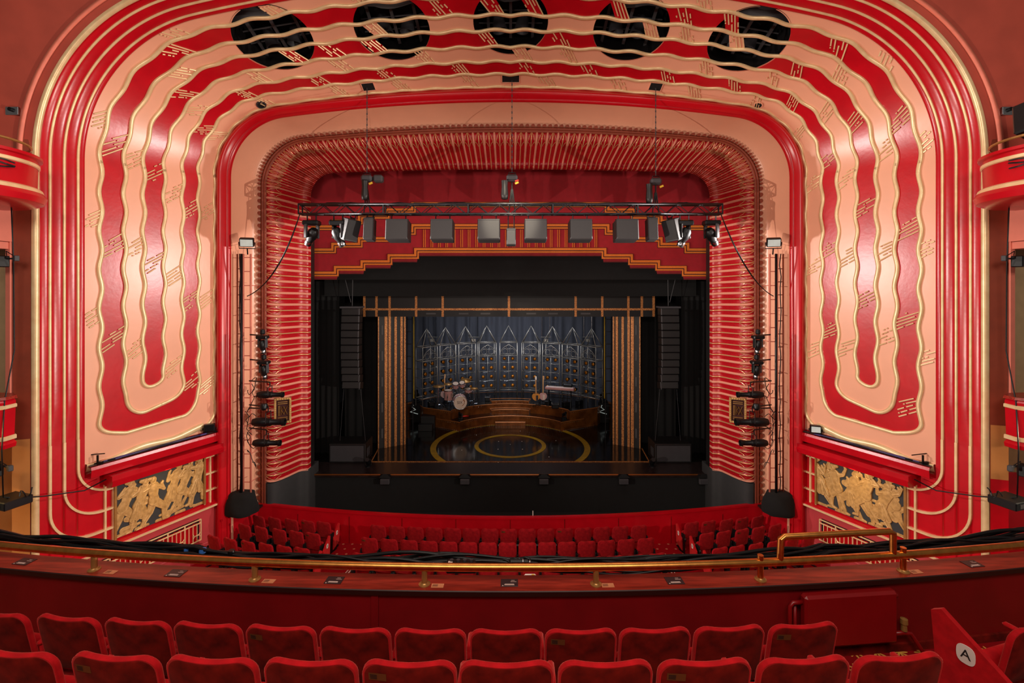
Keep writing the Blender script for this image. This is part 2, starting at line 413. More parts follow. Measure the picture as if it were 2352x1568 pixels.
for nm, rng in RANGES.items():
    base = MB(); SB = -3.07 - 2.3
    layer(base, rng, lambda s: 0.0, lambda s: 1.0, SB, 0, 44)
    root = struct(nm, base, 'peach_paint', True)
    for li, (wi, wo, zb) in enumerate(LOOPS):
        mb = MB(); sb = zb - arch((wi + wo) / 2)[1]
        f0 = lambda s, wi=wi, wo=wo, zb=zb: edge(s, wi, wo, zb, 0); f1 = lambda s, wi=wi, wo=wo, zb=zb: edge(s, wi, wo, zb, 1)
        layer(mb, rng, f0, f1, sb + .001, .012 * (li + 1), (33, 20, 8)[li], zb)
        mb.build(('red_band', 'peach_band')[li % 2], ('red_paint', 'peach_paint')[li % 2], root, True)
        gs = MB(); path = []
        fine = lambda a, b: [a + (b - a) * (i / 24.0) ** 2 for i in range(24)]
        ss = fine(sb, sb + .4) + srange(sb + .4, 2 * S_C - sb - .4, .045) + [2 * S_C - q for q in fine(sb, sb + .4)[::-1]]
        for sd in (0, 1):
            path = [(s, (f0, f1)[sd](s)) for s in ss]
            if sd == 0:
                p1 = path
        loop = p1 + path[::-1]; loop = loop + [loop[0], loop[1]]
        loop = [(smap(s, w, zb), w) for s, w in loop]
        for c in clip_path(loop, rng): stroke(gs, c, .0275, .012 * li, .012 * li + .045)
        gs.build('gold_wave', 'gold_paint', root, True)
    # innermost gold edge beside the red roll and along the foot of the panel
    gs = MB(); sb = SB
    path = [(s, .02 + wav(s) * .55 + (.13 * (1 - math.sqrt(max(0, 1 - (1 - max(0, min(1, (min(s, 2 * S_C - s) - sb - .1) / .3))) ** 2))))) for s in srange(sb + .1, 2 * S_C - sb - .1, .04)]
    for c in clip_path(path, rng): stroke(gs, c, .028, 0, .04)
    if nm != 'ceiling':
        pth = [(SB + .12 + .03 * math.sin(2 * PI * w / .5), w) for w in srange(.13, .995, .02)]
        if nm == 'wall_right': pth = [(2 * S_C - s, w) for s, w in pth]
        stroke(gs, pth, .055, 0, .05)
    gs.build('gold_edge', 'gold_paint', root, True)
    mo = MB()
    for g in GROUPS: motif(mo, g, rng)
    mo.build('gold_motif', 'gold_paint', root)
    # red border of rolls with gold fillets
    rb = MB(); wl = []; h = []
    bands = [1.0, 1.043, 1.123, 1.203, 1.268]
    for a, b in zip(bands, bands[1:]):
        for k in range(7):
            u = k / 6; wl.append(a + (b - a) * u); h.append(math.sqrt(max(0, 1 - (2 * u - 1) ** 2)))
    lo = -4.72 - 2.07 if nm != 'ceiling' else 0
    a, b = max(rng[0], lo), min(rng[1], 2 * S_C - lo); rows = []
    for s in srange(a, b, .06):
        sm = s if s < S_C else 2 * S_C - s; f = max(0, min(1, (sm + 4.7) / .6))
        rows.append([P(s, w, .012 + .03 * hh * f) for w, hh in zip(wl, h)])
    rb.grid(rows); rb.build('red_border', 'red_paint', root, True)
    fl = MB()
    for w in (1.043, 1.123, 1.203):
        stroke(fl, [(s, w) for s in srange(max(rng[0], -5.0), min(rng[1], 2 * S_C + 5.0), .06)], .016, .0, .05)
    rows = [[P(s, 1.262, .0), P(s, 1.266, .09), P(s, 1.294, .09), P(s, 1.30, -.05)] for s in srange(a, b, .06)]
    fl.grid(rows); fl.build('gold_fillet', 'gold_paint', root, True)
    # plain outer wall beyond the arch
    if nm == 'ceiling':
        ow = MB(); ow.grid([[P3(s, w, 7.77 - .25 * (w - 1.3)) for w in (1.29, 1.5, 2.0, 3.2)] for s in srange(-.3, 2 * S_C + .3, .1)])
        ow.build('outer_wall', 'outer_paint', root, True)
        pl = MB(); pl.grid([[P3(s, 1.40, 7.765 - .03), P3(s, 1.40, 7.70), P3(s, 1.46, 7.69), P3(s, 1.46, 7.73)] for s in srange(-.3, 2 * S_C + .3, .1)])
        pl.build('pink_fillet', 'pink_line', root, True)
# drapes of the motif panels that cross the round openings
cp = {'red_paint': MB(), 'peach_paint': MB()}; cg = MB()
lvls = [(0.02, .168, 0), (.168, .307, 1), (.307, .458, 2), (.458, .612, 3), (.612, .745, 2), (.745, .903, 1), (.903, 1.0, 0)]
HP = [(0, 3, .16), (0, 6, .3), (1, 4, -.3), (1, 3, -.42), (2, 5, -.33), (2, 5, .36), (2, 3, -.45), (2, 2, .22), (3, 5, -.3), (3, 4, .35), (4, 4, -.18), (4, 5, -.45)]
for hi, bi, off in HP:
    H = HOLES[hi]; a, b, lv = lvls[bi]; s0 = H[0] + off
    f = lambda u, k: (s0 + (u - .5) * (b - a) * 1.35 + k, b - (b - a) * u)
    rows = []
    for i in range(9):
        u = i / 8; rows.append([P(f(u, k)[0], f(u, k)[1] + wav(f(u, k)[0]), .012 * lv) for k in (-.13, 0, .13)])
    cp['red_paint' if lv % 2 else 'peach_paint'].grid(rows)
    motif(cg, (s0, a, b, lv), (-99, 99), True)
ceil = bpy.data.objects['ceiling']
for k in cp: cp[k].build('panel_strip', k, ceil)
cg.build('strip_motif', 'gold_paint', ceil)
# round lighting ports behind the waves
pos = ['leftmost', 'second from the left', 'middle', 'second from the right', 'rightmost']
for i, (s, w, C) in enumerate(HOLES):
    e = .01; n = (P0(s + e, w) - P0(s - e, w)).cross(P0(s, w + e) - P0(s, w - e)).normalized()
    if n.y < 0: n = -n
    t = (P0(s + e, w) - P0(s - e, w)).normalized(); u = n.cross(t); M = Matrix.Translation(C) @ Matrix([t, u, n]).transposed().to_4x4()
    o = thing('lighting_port', M, f'round black lighting opening behind the gold waves, {pos[i]} of the five', 'lighting opening', 'five round openings overhead')
    m = MB(); m.lathe([(HR * 1.03, -.02), (HR * 1.03, .5), (HR * .9, 1.2), (0, 1.25)], 48); m.build('recess', 'black_paint', o, 'auto')
    m = MB()
    for x in (-.62, 0, .62): m.box((x * (.9 if x else 1), 0, .42), (.07, 1.5, .05))
    for y in (-.35, .05, .4): m.rod((-.8, y, .5), (.8, y, .5), .02)
    m.build('crossbar', 'speaker_grey', o)
    for sx in (-1, 1):
        m = MB(TR((sx * .3, .45 - .1 * (i % 2), .55), 0, .4, sx * .2)); m.lathe([(0, .3), (.12, .28), (.16, .05), (.19, -.2), (.17, -.2), (.1, 0), (0, .02)], 18); m.build('lamp_housing', 'dark_grey', o, 'auto')
    m = MB(); rr = random.Random(i)
    m.grid([[Vector((x, -.95 + .5 * v + .06 * math.sin(x * 5 + i), .5 - .35 * v + .05 * rr.random())) for x in [-.75 + .15 * k for k in range(11)]] for v in (0, .5, 1)])
    m.build('black_cloth', 'speaker_grey', o, True)

# ------------------------------------------------------------------ lower side walls
for side, nm in ((-1, 'wall_left'), (1, 'wall_right')):
    root = bpy.data.objects[nm]; left = side < 0; word = 'left' if left else 'right'
    W = lambda w, z, h=0: SW(side, w, z, h)
    m = MB(); m.grid([[W(-.03, z), W(.5, z), W(1.01, z), W(1.27, z)] for z in (-3.06, -3.6, -4.2, -4.72)]); m.build('red_dado', 'red_paint', root)
    # gold fillets turning into the dado
    def wz(path, width, h=.05, mb=None):
        rows = []
        for i, (w, z) in enumerate(path):
            a = path[max(0, i - 1)]; b = path[min(len(path) - 1, i + 1)]; dw, dz = (b[0] - a[0]) * 2.326, b[1] - a[1]; L = math.hypot(dw, dz)
            nw, nz = -dz / L / 2.326 * width / 2, dw / L * width / 2
            rows.append([W(w - nw, z - nz, .0), W(w - nw * .85, z - nz * .85, h), W(w + nw * .85, z + nz * .85, h), W(w + nw, z + nz, 0)])
        mb.grid(rows)
    m = MB()
    for w0, zb, r in ((1.043, -3.6, .5), (1.123, -3.95, .55), (1.203, -4.3, .6)):
        p = [(w0, -2.6), (w0, zb + r)]
        for k in range(1, 13):
            a = k / 12 * PI / 2; p.append((w0 - r / 2.326 * (1 - math.cos(a)), zb + r - r * math.sin(a)))
        p.append((.82, zb)); wz(p, .04, .06, m)
    for w in (.875, .822, .118, .066, -.02): wz([(w, -3.50), (w, -4.62)], .035 if w > 0 else .03, .05, m)
    for z in (-3.6, -3.95, -4.3): wz([(.12, z), (-.03, z)], .035, .05, m)
    wz([(.875, -3.6), (.82, -3.6)], .035, .05, m); wz([(.88, -3.52), (.1, -3.52)], .03, .05, m)
    m.build('gold_frame', 'gold_paint', root)
    # recessed cable shelf and red beam above the frieze
    m = MB()
    m.grid([[W(w, -3.10, .02), W(w, -3.10, .20), W(w, -3.15, .22), W(w, -3.28, .20), W(w, -3.30, .02)] for w in (-.02, .3, .6, .99)])
    m.build('shelf_moulding', 'red_paint', root)
    m = MB(); m.grid([[W(w, -3.085, .0), W(w, -3.085, .18)] for w in (-.02, .5, .99)]); m.build('shelf_top', 'dark_grey', root)
    m = MB()
    def beam(w0, w1, h0, h1, z0, z1):
        q = []
        for w in (w0, w1): q.append([W(w, z0, 0), W(w, z0, h1), W(w, (z0 + z1) / 2 + .01, h1), W(w, (z0 + z1) / 2, h1 + .03), W(w, z1, h1), W(w, z1, 0)])
        m.grid(q); n = len(m.v); m.f.append(tuple(range(n - 6, n))); m.mi.append(0); m.f.append(tuple(range(n - 12, n - 6))); m.mi.append(0)
    beam(.0, .88, 0, .30, -3.33, -3.52); beam(.70, .885, 0, .38, -3.31, -3.50)
    m.build('red_beam', 'red_paint', root)
    # ledge under the frieze, wall below it down to the floor
    for nm2, mt, prof in (('ledge', 'red_paint', [(-4.55, 0), (-4.56, .04), (-4.59, .15), (-4.60, .155)]), ('gold_ledge_edge', 'gold_paint', [(-4.60, .15), (-4.603, .17), (-4.635, .17), (-4.645, .15), (-4.68, .02)])):
        m = MB(); m.grid([[W(w, z, h) for z, h in prof] for w in (-.05, .3, .6, .9, 1.27)]); m.build(nm2, mt, root)
    m = MB(); m.grid([[W(w, z, .03 if z > -4.8 else .0) for z in (-4.66, -4.74, -4.76, -5.74)] for w in (-.05, 1.5)]); m.build('stalls_wall', 'pink_wall', root)
    m = MB(); m.grid([[W(w, -5.36, .03), W(w, -5.38, .05), W(w, -5.4, .0)] for w in (-.05, 1.0)]); m.build('dado_rail', 'pink_wall', root)
    # cables lying on the shelf
    rr = random.Random(3)
    for ci in range(5):
        m = MB(); m.tube([W(.95 - .04 * ci - .1 * k, -3.075 + .008 * rr.random() + .012 * (k in (2, 3)) * ci / 3, .05 + .03 * ci + .03 * rr.random()) for k in range(9 - ci // 2)], .011, 5)
        o = m.build('shelf_cable', 'purple_cable' if ci % 2 else 'black_metal', smooth=True)
        tag(o, f'{"violet" if ci % 2 else "black"} cable lying on the shelf above the {word} gold frieze', 'cable', f'{"violet" if ci % 2 else "black"} cables on the {word} shelf')
    # small box-shaped lamp on the shelf
    o = thing('floodlight', TR(W(.10 if left else .14, -3.0, .16), side * -.4), f'small {"black" if left else "steel-blue"} box floodlight on the shelf above the {word} frieze', 'floodlight')
    m = MB(); m.bbox((0, 0, .05), (.26, .16, .2), .02); m.build('housing', 'black_metal', o)
    m = MB(); m.box((0, -.082, .05), (.21, .01, .15)); m.build('lens', 'glass_pale' if not left else 'black_metal', o)
    m = MB(); m.tube([(-.15, 0, .05), (-.15, 0, -.07), (.15, 0, -.07), (.15, 0, .05)], .012, 6); m.build('yoke', 'black_metal', o)
    o = thing('clamp_bracket', TR(W(.94, -3.08, .14), 0), f'black clamp and bracket at the outer end of the {word} shelf', 'bracket')
    m = MB(); m.box((0, 0, .1), (.03, .03, .2)); m.rod((-.25, 0, .2), (.12, .05, .22), .012); m.box((.06, 0, .03), (.1, .06, .06)); m.build('bracket_arm', 'black_metal', o)
    # frieze of raised figures: generic dancers and archers
    w0, w1, z0, z1 = .125, .815, -4.54, -3.53
    o = thing('wall_frieze', W(.47, -4.56, .02), f'gilded relief frieze of stylised figures on the {word} side wall', 'wall relief', world=True)
    m = MB(); m.grid([[W(w, z, .012) for z in (z0, z1)] for w in (w0, w1)]); m.build('backing', 'relief_back', o)
    Lw, Lz = (w1 - w0) * 2.326, z1 - z0
    fm = MB(); rr = random.Random(11 if left else 23)
    def lp(x, y, h): return W(w1 - x / 2.326, z0 + y, h)
    def blob(ax, ay, bx, by, ra, rb, hh=.045, n=8):
        d = math.hypot(bx - ax, by - ay) or 1e-6; ux, uy = (bx - ax) / d, (by - ay) / d; out = []
        for k in range(n + 1):
            g = PI / 2 + PI * k / n; out.append((ax + ra * (math.cos(g) * ux - math.sin(g) * uy), ay + ra * (math.cos(g) * uy + math.sin(g) * ux)))
        for k in range(n + 1):
            g = -PI / 2 + PI * k / n; out.append((bx + rb * (math.cos(g) * ux - math.sin(g) * uy), by + rb * (math.cos(g) * uy + math.sin(g) * ux)))
        cx, cy = (ax + bx) / 2, (ay + by) / 2
        cl = lambda q: (min(max(q[0], .01), Lw - .01), min(max(q[1], .01), Lz - .01))
        rows = []
        for sc, h in ((1, .012), (1, hh * .75), (.9, hh * 1.0), (.8, hh * .9), (.4, hh * 1.05), (0, hh * 1.08)):
            row = []
            for x, y in out:
                if d > 1e-3:
                    tt = max(0, min(d, (x - ax) * ux + (y - ay) * uy)); mx, my = ax + ux * tt, ay + uy * tt
                else: mx, my = ax, ay
                q = cl((mx + (x - mx) * sc, my + (y - my) * sc)); row.append(lp(q[0], q[1], h))
            rows.append(row)
        fm.grid(rows, wrap=True)
    nf = 6
    for i in range(nf):
        x = (i + .5) / nf * Lw + rr.uniform(-.05, .05); base = rr.uniform(.02, .12); lean = rr.uniform(-.13, .13); H = Lz * .92
        hip = (x, base + H * .46); sh = (x + lean, base + H * .74); hd = (x + lean * 1.3 + rr.uniform(-.04, .04), base + H * .87); h = .03 + .012 * (i % 3)
        st = rr.uniform(.12, .24); f1, f2 = (x - st, base), (x + st * .8, base + .02); k1 = (x - st * .3, base + H * .24); k2 = (x + st * .9, base + H * .26)
        if i % 2 == 0 and not left: blob(x + .1, base + H * .5, x + .13, base + H * .5, .15, .15, h * .8, 14)
        blob(*hip, *k1, .085, .06, h); blob(*k1, *f1, .06, .03, h * .9); blob(*hip, *k2, .085, .06, h * 1.1); blob(*k2, *f2, .06, .03, h)
        blob(f1[0], f1[1], f1[0] - .07, f1[1] - .01, .03, .02, h); blob(f2[0], f2[1], f2[0] + .07, f2[1] - .01, .03, .02, h)
        blob(*hip, x + lean * .5, base + H * .58, .10, .075, h * 1.25); blob(x + lean * .5, base + H * .58, *sh, .08, .105, h * 1.3)
        for q in range(3 if i % 2 else 0): blob(hip[0] + (q - 1.0) * .03, hip[1] + .02, hip[0] + (q - 1.5) * .085 + rr.uniform(-.02, .02), hip[1] - H * .24, .03, .045, h * 1.4)
        blob(*hd, hd[0] + .01, hd[1] + .03, .055, .05, h * 1.4); blob(hd[0], hd[1] + .03, hd[0] - .08, hd[1] + .05, .045, .03, h * 1.2)
        for sg in (-1, 1):
            e = (sh[0] + sg * .17, sh[1] - rr.uniform(-.06, .12)); hnd = (e[0] + sg * rr.uniform(-.12, .1), e[1] + rr.uniform(.05, .17))
            blob(sh[0] + sg * .07, sh[1], *e, .045, .035, h * 1.2); blob(*e, *hnd, .035, .022, h * 1.1); blob(*hnd, hnd[0] + .02, hnd[1] + .03, .025, .018, h * 1.2)
    for i in range(6):
        x = rr.uniform(.05, Lw - .3); y = rr.uniform(.05, Lz * .5); blob(x, y, x + rr.uniform(.15, .35), y + rr.uniform(-.1, .45), .035 + .03 * (i % 2), .02, .03)
    for i in range(0, 9, 2): blob(i / 9 * Lw, .02, (i + .8) / 9 * Lw, .03 + .03 * (i % 2), .04, .03, .03)
    for i in range(9):
        x, y = rr.uniform(.03, Lw - .05), rr.uniform(.25, Lz - .03); blob(x, y, x + rr.uniform(-.1, .1), y + rr.uniform(-.1, .1), .045, .03, .028)
    if not left:
        for i in range(9):
            x, y = rr.uniform(.03, Lw - .05), rr.uniform(.1, Lz - .03); blob(x, y, x + rr.uniform(-.12, .12), y + rr.uniform(-.12, .12), .06, .035, .03)
    fm.build('figures', 'relief_gold', o, True)
    m = MB()
    for a, b in (((w0, z0), (w0, z1)), ((w1, z0), (w1, z1))):
        m = MB(); m.grid([[W(a[0] - .008, z, 0), W(a[0] - .008, z, .09), W(a[0] + .008, z, .09), W(a[0] + .008, z, 0)] for z in (z0, z1)])
        m.build('edge_strip', 'dull_brass', o)
    # grille with curtain behind
    o = thing('wall_grille', W(.5, -5.24, 0), f'gilded metal grille with red curtain below the {word} frieze', 'grille', world=True)
    ga, gb, gz0, gz1 = .17, .93, -5.22, -4.80
    m = MB(); m.grid([[W(w, z, .045) for z in (gz0, gz1)] for w in (ga, gb)]); m.build('dark_recess', 'black_cloth', o)
    m = MB(); nw = 60
    m.grid([[W(ga + .02 + (gb - ga - .03) * k / nw, z, .07 + .02 * math.sin(k * 1.9)) for z in (gz0, gz1 - .06)] for k in range(nw + 1)]); m.build('curtain', 'red_roll', o, True)
    m = MB()
    for z in (gz0, gz1, gz1 - .07): m.tube([W(ga, z, .13), W(gb, z, .13)], .018, 6)
    for k in range(23):
        w = ga + (gb - ga) * k / 22; m.tube([W(w, gz0, .13), W(w, gz1 if k % 4 == 0 else gz1 - .07, .13)], .018 if k % 4 == 0 else .012, 6)
    for k in range(2, 22, 4):
        w = ga + (gb - ga) * k / 22
        for zz, sg in ((gz0 + .05, 1), (gz1 - .22, -1)):
            m.tube([W(w - .03 + .03 * math.cos(a) / 1, zz + .03 * sg + sg * .05 * math.sin(a), .14) for a in [PI * j / 8 for j in range(9)]], .011, 5)
    m.build('bars', 'gold_paint', o)

# ------------------------------------------------------------------ mouldings inside the splay
def sweep(prof, s0=-8.05, ds=.08, name='trim_1', m='peach_paint', s_rng=None):
    a, b = s_rng or (s0, 2 * S_C - s0); mb = MB()
    mb.grid([[P3(s, -aa, D) for aa, D in prof] for s in srange(a, b, ds)]); return struct(name, mb, m, True)
roll = [(-.02, 10.5), (0, 10.46)] + [(.025 + .2 * k / 12, 10.46 - .09 * math.sin(PI * k / 12)) for k in range(13)] + [(.24, 10.5), (.245, 10.47), (.262, 10.47), (.265, 10.6)]
sweep(roll, name='trim_1', m='red_roll')
cove = [(.265, 10.58)]
for k in range(15):
    u = k / 14; a = .268 + .30 * u ** 1.35; D = 10.62 + .60 * math.sin(u * PI / 2); cove += [(a, D), (a + .004, D + .012)]
cove += [(.585, 11.24), (.61, 11.24)]
sweep(cove, name='trim_2', m='peach_paint')
band = [(.60, 11.22), (.605, 11.17), (.66, 11.16), (.662, 11.19), (.67, 11.19), (.672, 11.16), (.72, 11.16), (.73, 11.3)]
tr3 = sweep(band, name='trim_3', m='brown_paint')
m = MB(); ns = int((2 * S_C + 16) / .14)
for i in range(ns):
    s = -8 + (2 * S_C + 16) * (i + .5) / ns; hs = .05
    loop = [(s + hs * math.cos(a), .61 - .075 * max(0, math.sin(a)) ** .8) for a in [PI * k / 6 for k in range(7)]]
    n = len(loop); m.add([P3(q[0], -q[1], 11.15) for q in loop] + [P3(q[0], -q[1], 11.22) for q in loop], [tuple(range(n))] + [(k, k + 1, n + k + 1, n + k) for k in range(n - 1)])
m.build('scalloped_edge', 'brown_paint', tr3)
FP = [(.71, 11.2), (.77, 11.165), (.83, 11.17), (.89, 11.2), (.944, 11.27), (1.0, 11.38), (1.06, 11.55), (1.12, 11.75), (1.163, 11.88), (1.21, 11.95), (1.27, 11.98), (1.33, 12.02), (1.335, 12.18)]
def FPt(s, u, h):                # point on fluted cove; u along profile 0..1, h raised
    t = u * (len(FP) - 1); i = min(int(t), len(FP) - 2); f = t - i
    a = FP[i][0] + (FP[i + 1][0] - FP[i][0]) * f; D = FP[i][1] + (FP[i + 1][1] - FP[i][1]) * f
    return P3(s, -(a + h * .3), D - h)
PITCH = .268; lo = -4.5 - 2.2; tot = 2 * (S_C - lo); nr = int(round(tot / PITCH)); PITCH = tot / nr
mb = MB(); cols = 20; rows = []; mi = []
for i in range(nr * cols + 1):
    s = lo + PITCH * i / cols; ph = (i % cols) / cols
    hh = 0
    row = []
    for j in range(25):
        u = j / 24
        d = min(ph, 1 - ph)                                   # distance to rib centre
        rib = .05 * math.sqrt(max(0, 1 - (d / .1) ** 2)) if d < .1 else 0
        dm = abs(ph - .5); rid = .03 * max(0, 1 - dm / .12)
        row.append(FPt(s, u, (rib + rid - .02) * (1 if u < .96 else .3)))
    rows.append(row)
m2 = 25
V = [p for r in rows for p in r]; mb.v = V
for i in range(nr * cols):
    c = i % cols; k = 1 if c in (0, 1, 18, 19) else (2 if c in (9, 10) else 0)
    for j in range(24):
        mb.f.append((i * m2 + j, i * m2 + j + 1, (i + 1) * m2 + j + 1, (i + 1) * m2 + j)); mb.mi.append(k)
mat('flute_red', 'B00C1A', .26, var=.25, scale=30, bump=.35, bscale=90)
mat('flute_gold', 'D8A070', .22, .35, var=.1)
mat('flute_peach', 'DC9078', .4, var=.12, scale=60)
tr4 = tag(mb.build('trim_4', ['flute_red', 'flute_peach', 'flute_gold'], smooth=True), kind='structure')
gl = MB()
for i in range(nr):
    s0 = lo + PITCH * i
    for sg in (-1, 1):
        base = s0 if sg > 0 else s0 + PITCH
        pts = [FPt(base + sg * PITCH * (.10 + .36 * q ** 2.2), .02 + .36 * (1 - q ** 1.6), .035) for q in [k / 6 for k in range(7)]]
        gl.tube(pts, .008, 4)
        pts = [FPt(base + sg * PITCH * (.12 + .3 * q), .30 + .10 * q * q, .03) for q in [k / 4 for k in range(5)]]
        gl.tube(pts, .007, 4)
gl.build('gold_leaf_lines', 'flute_gold', tr4)
# the base of the cove: black plinths
for side, k in ((-1, 5), (1, 6)):
    m = MB(); lo_s = -5.74 - 2.2
    prof = [(.70, 11.3)] + [(a, D - .03) for a, D in FP[:-1]] + [(1.36, 12.05), (1.36, 12.6)]
    rows = []
    for z in (-4.49, -4.5, -5.74):
        rows.append([Vector((side * (6.27 - a) * K, D * K, ZC + z * K)) for a, D in prof])
    m.grid(rows); m.grid([rows[0], [Vector((side * 5.6 * K, 12.6 * K, p.z)) for p in rows[0]]]); struct(f'trim_{k}', m, 'concrete', 'auto')
# ------------------------------------------------------------------ outer side walls beyond the arch, boxes
for side, nm in ((-1, 'wall_left'), (1, 'wall_right')):
    root = bpy.data.objects[nm]; left = side < 0; word = 'left' if left else 'right'
    X = lambda x, y, z: Vector((side * x * K, y * K, ZC + z * K))
    m = MB(); m.grid([[X(7.57, 7.77, z), X(7.78, 7.70, z), X(7.80, 8.1, z)] for z in (-5.74, -2.6, 0, 2.3)]); m.build('pilaster', 'brown_paint' , root)
    m = MB(); m.grid([[X(7.80, 8.1, z), X(9.6, 7.9, z)] for z in (-5.74, 2.3)]); m.build('niche_back', 'beige_wall' , root)
    m = MB(); m.grid([[X(7.575, 7.76, z), X(7.79, 7.69, z), X(7.81, 8.08, z), X(9.6, 7.88, z)] for z in (-5.74, -2.42 if left else -3.05)]); m.build('lower_dado', 'amber_lit_wall' if left else 'red_paint', root)  # left side: amber glow painted as wall colour
    if not left:
        m = MB(); m.grid([[X(7.575, 7.76, z), X(7.79, 7.69, z), X(7.81, 8.08, z)] for z in (-3.05, -2.2)]); m.build('amber_lit_patch', 'amber_lit_wall', root)  # strip of amber light painted over the pilaster
    m = MB(); m.box(X(7.84, 7.72, -.6), (.09, .12, 3.4)); m.build('pink_frame', 'salmon_wall', root)
    m = MB()
    m.box(X(8.45, 7.6, 1.05), (1.72, .7, .96)); m.box(X(8.45, 7.57, .62), (1.62, .7, .14))
    for k in range(4): m.box(X(7.95 + k * .22, 7.32, 1.1), (.02, .03, .6))
    m.build('stepped_lintel', 'salmon_wall', root)
    # upper box: rounded drum with gilt bands
    cx, cy, zt = 7.66, 6.72, 1.93
    o = thing('theatre_box', X(cx, cy, zt - .75), f'rounded red drum-shaped box with gold bands high on the {word} wall', 'theatre box', world=True)
    c = X(cx, cy, 0); pr = lambda L: [(r * K, (z) * K) for r, z in L]
    m = MB(); m.lathe(pr([(.86, zt - .10), (.88, zt - .12), (.87, zt - .5), (.9, zt - .56), (.95, zt - .6), (.98, zt - .66), (.95, zt - .74), (.86, zt - .78), (.5, zt - .8), (0, zt - .8)]), 48, (c.x, c.y, ZC)); m.build('drum_front', 'red_paint', o, 'auto')
    m = MB(); m.lathe(pr([(.88, zt - .17), (.9, zt - .18), (.9, zt - .22), (.88, zt - .23)]), 48, (c.x, c.y, ZC)); m.lathe(pr([(.9, zt - .53), (.93, zt - .55), (.95, zt - .6), (.94, zt - .61)]), 48, (c.x, c.y, ZC)); m.build('gold_band', 'gold_paint', o, 'auto')
    m = MB(); m.lathe(pr([(.88, zt - .12), (.93, zt - .11), (.93, zt - .07), (.84, zt - .06), (.3, zt - .06)]), 48, (c.x, c.y, ZC)); m.build('rim', 'red_paint', o, 'auto')
    m = MB(); m.tube([c + Vector((.8 * K * math.cos(a), .8 * K * math.sin(a), ZC - c.z + 0 + (zt + .08) * K)) - Vector((0, 0, 0)) + Vector((0, 0, c.z - ZC)) for a in [PI * 2 * k / 40 for k in range(40)]], .025, 6, closed=True); m.build('handrail', 'dull_brass', o)
    m = MB()
    for dz, rr2 in ((.26, .91), (.29, .915), (.33, .905)):
        m.tube([Vector((c.x + rr2 * K * math.cos(a), c.y + rr2 * K * math.sin(a), ZC + (zt - dz - .02 * math.sin(a * 9 + dz * 50)) * K)) for a in [(-PI * .98 + PI * .9 * k / 24) if not left else (-.02 - PI * .9 * k / 24) for k in range(25)]], .014, 5)
    tag(m.build('cable_run', 'black_metal'), f'black cables strung round the {word} upper theatre box', 'cable')
    a = -2.15 if not left else -1.0
    o2 = thing('junction_box', Vector((c.x + .93 * K * math.cos(a), c.y + .93 * K * math.sin(a), ZC + (zt - .3) * K)), f'pair of small white connector boxes fixed on the {word} upper theatre box', 'junction box')
    m = MB(); m.bbox((-.07, 0, 0), (.12, .05, .09), .01); m.bbox((.07, 0, 0), (.12, .05, .09), .01); m.build('casing', 'label_white', o2)
    # lower box: straight red front with gold band
    o = thing('theatre_box', X(7.9, 7.4, -2.3), f'red box front with gold band low beside the {word} pilaster', 'theatre box', world=True)
    def front(prof, mt, nm2, cap=False):
        m = MB(); path = [(9.2, 6.3), (7.62, 7.02), (7.42, 7.2), (7.42, 7.36), (7.62, 7.5), (9.2, 7.66)]; cxm, cym = 8.6, 7.3
        rows = []
        for z, off in prof:
            rows.append([X(cxm + (px - cxm) * (1 + off), cym + (py - cym) * (1 + off), z) for px, py in path])
        m.grid(rows); m.build(nm2, mt, o)
    front([(-1.68, .0), (-1.72, .02), (-2.3, .0), (-2.34, .03), (-2.40, .02), (-2.42, -.1)], 'red_paint', 'box_front')
    front([(-1.76, .022), (-1.77, .035), (-1.81, .035), (-1.82, .02)], 'gold_paint', 'gold_band')
    front([(-2.22, .015), (-2.23, .03), (-2.28, .03), (-2.29, .01)], 'gold_paint', 'gold_band')
    front([(-1.66, -.9), (-1.64, .03), (-1.68, .04)], 'wood', 'armrest_top')
    m = MB(); m.tube([X(9.1, 6.6, -1.5), X(7.75, 7.2, -1.5), X(7.75, 7.2, -1.66)], .03, 8); m.build('handrail', 'brass', o)
    # wall-mounted fittings
    for k, (xx, yy, zz, kind) in enumerate(((7.56, 7.5, .36, 'speaker'), (7.60, 7.45, -2.78, 'speaker'), (7.42, 7.3, -3.20, 'amplifier'))):
        if kind == 'speaker':
            o = thing('wall_speaker', TR(X(xx + .05, yy, zz), side * .5), f'small black speaker on a bracket beside the {word} pilaster, {"below the upper" if k == 0 else "below the lower"} box', 'speaker')
            m = MB(); m.bbox((side * .05, -.12, 0), (.22, .18, .22), .015); m.build('cabinet', 'black_metal', o)
            m = MB(); m.box((-side * .12, 0, .06), (.3, .04, .03)); m.bbox((-side * .25, 0, .06), (.1, .08, .11), .01); m.build('bracket', 'dark_grey', o)
            m = MB(); m.tube([(-side * .25, 0, .08), (-side * .1, -.1, .2), (side * .05, -.05, .12)], .008, 5); m.build('lead', 'black_metal', o)
        else:
            o = thing('amplifier', TR(X(xx, yy, zz), side * .3), f'flat black equipment case fixed low on the {word} wall beneath the speaker', 'amplifier')
            m = MB(); m.bbox((0, 0, 0), (.52, .45, .16), .015); m.build('casing', 'black_metal', o)
            m = MB(); m.box((0, -.227, 0), (.3, .006, .08)); m.build('front_panel', 'dark_grey', o)
            m = MB(); m.tube([(-side * .25 + .02 * math.cos(a * 2), .02 * k2, .12 + .09 * math.sin(a) ) for k2, a in enumerate([k3 * .7 for k3 in range(12)])], .012, 5); m.build('coiled_lead', 'black_metal', o)
    m = MB(); m.tube([X(7.30, 7.2, 1.15), X(7.52, 7.45, .3), X(7.56, 7.5, -1), X(7.40, 7.2, -1.7), X(7.40, 7.16, -2.4), X(7.42, 7.2, -3.1)], .012, 5)
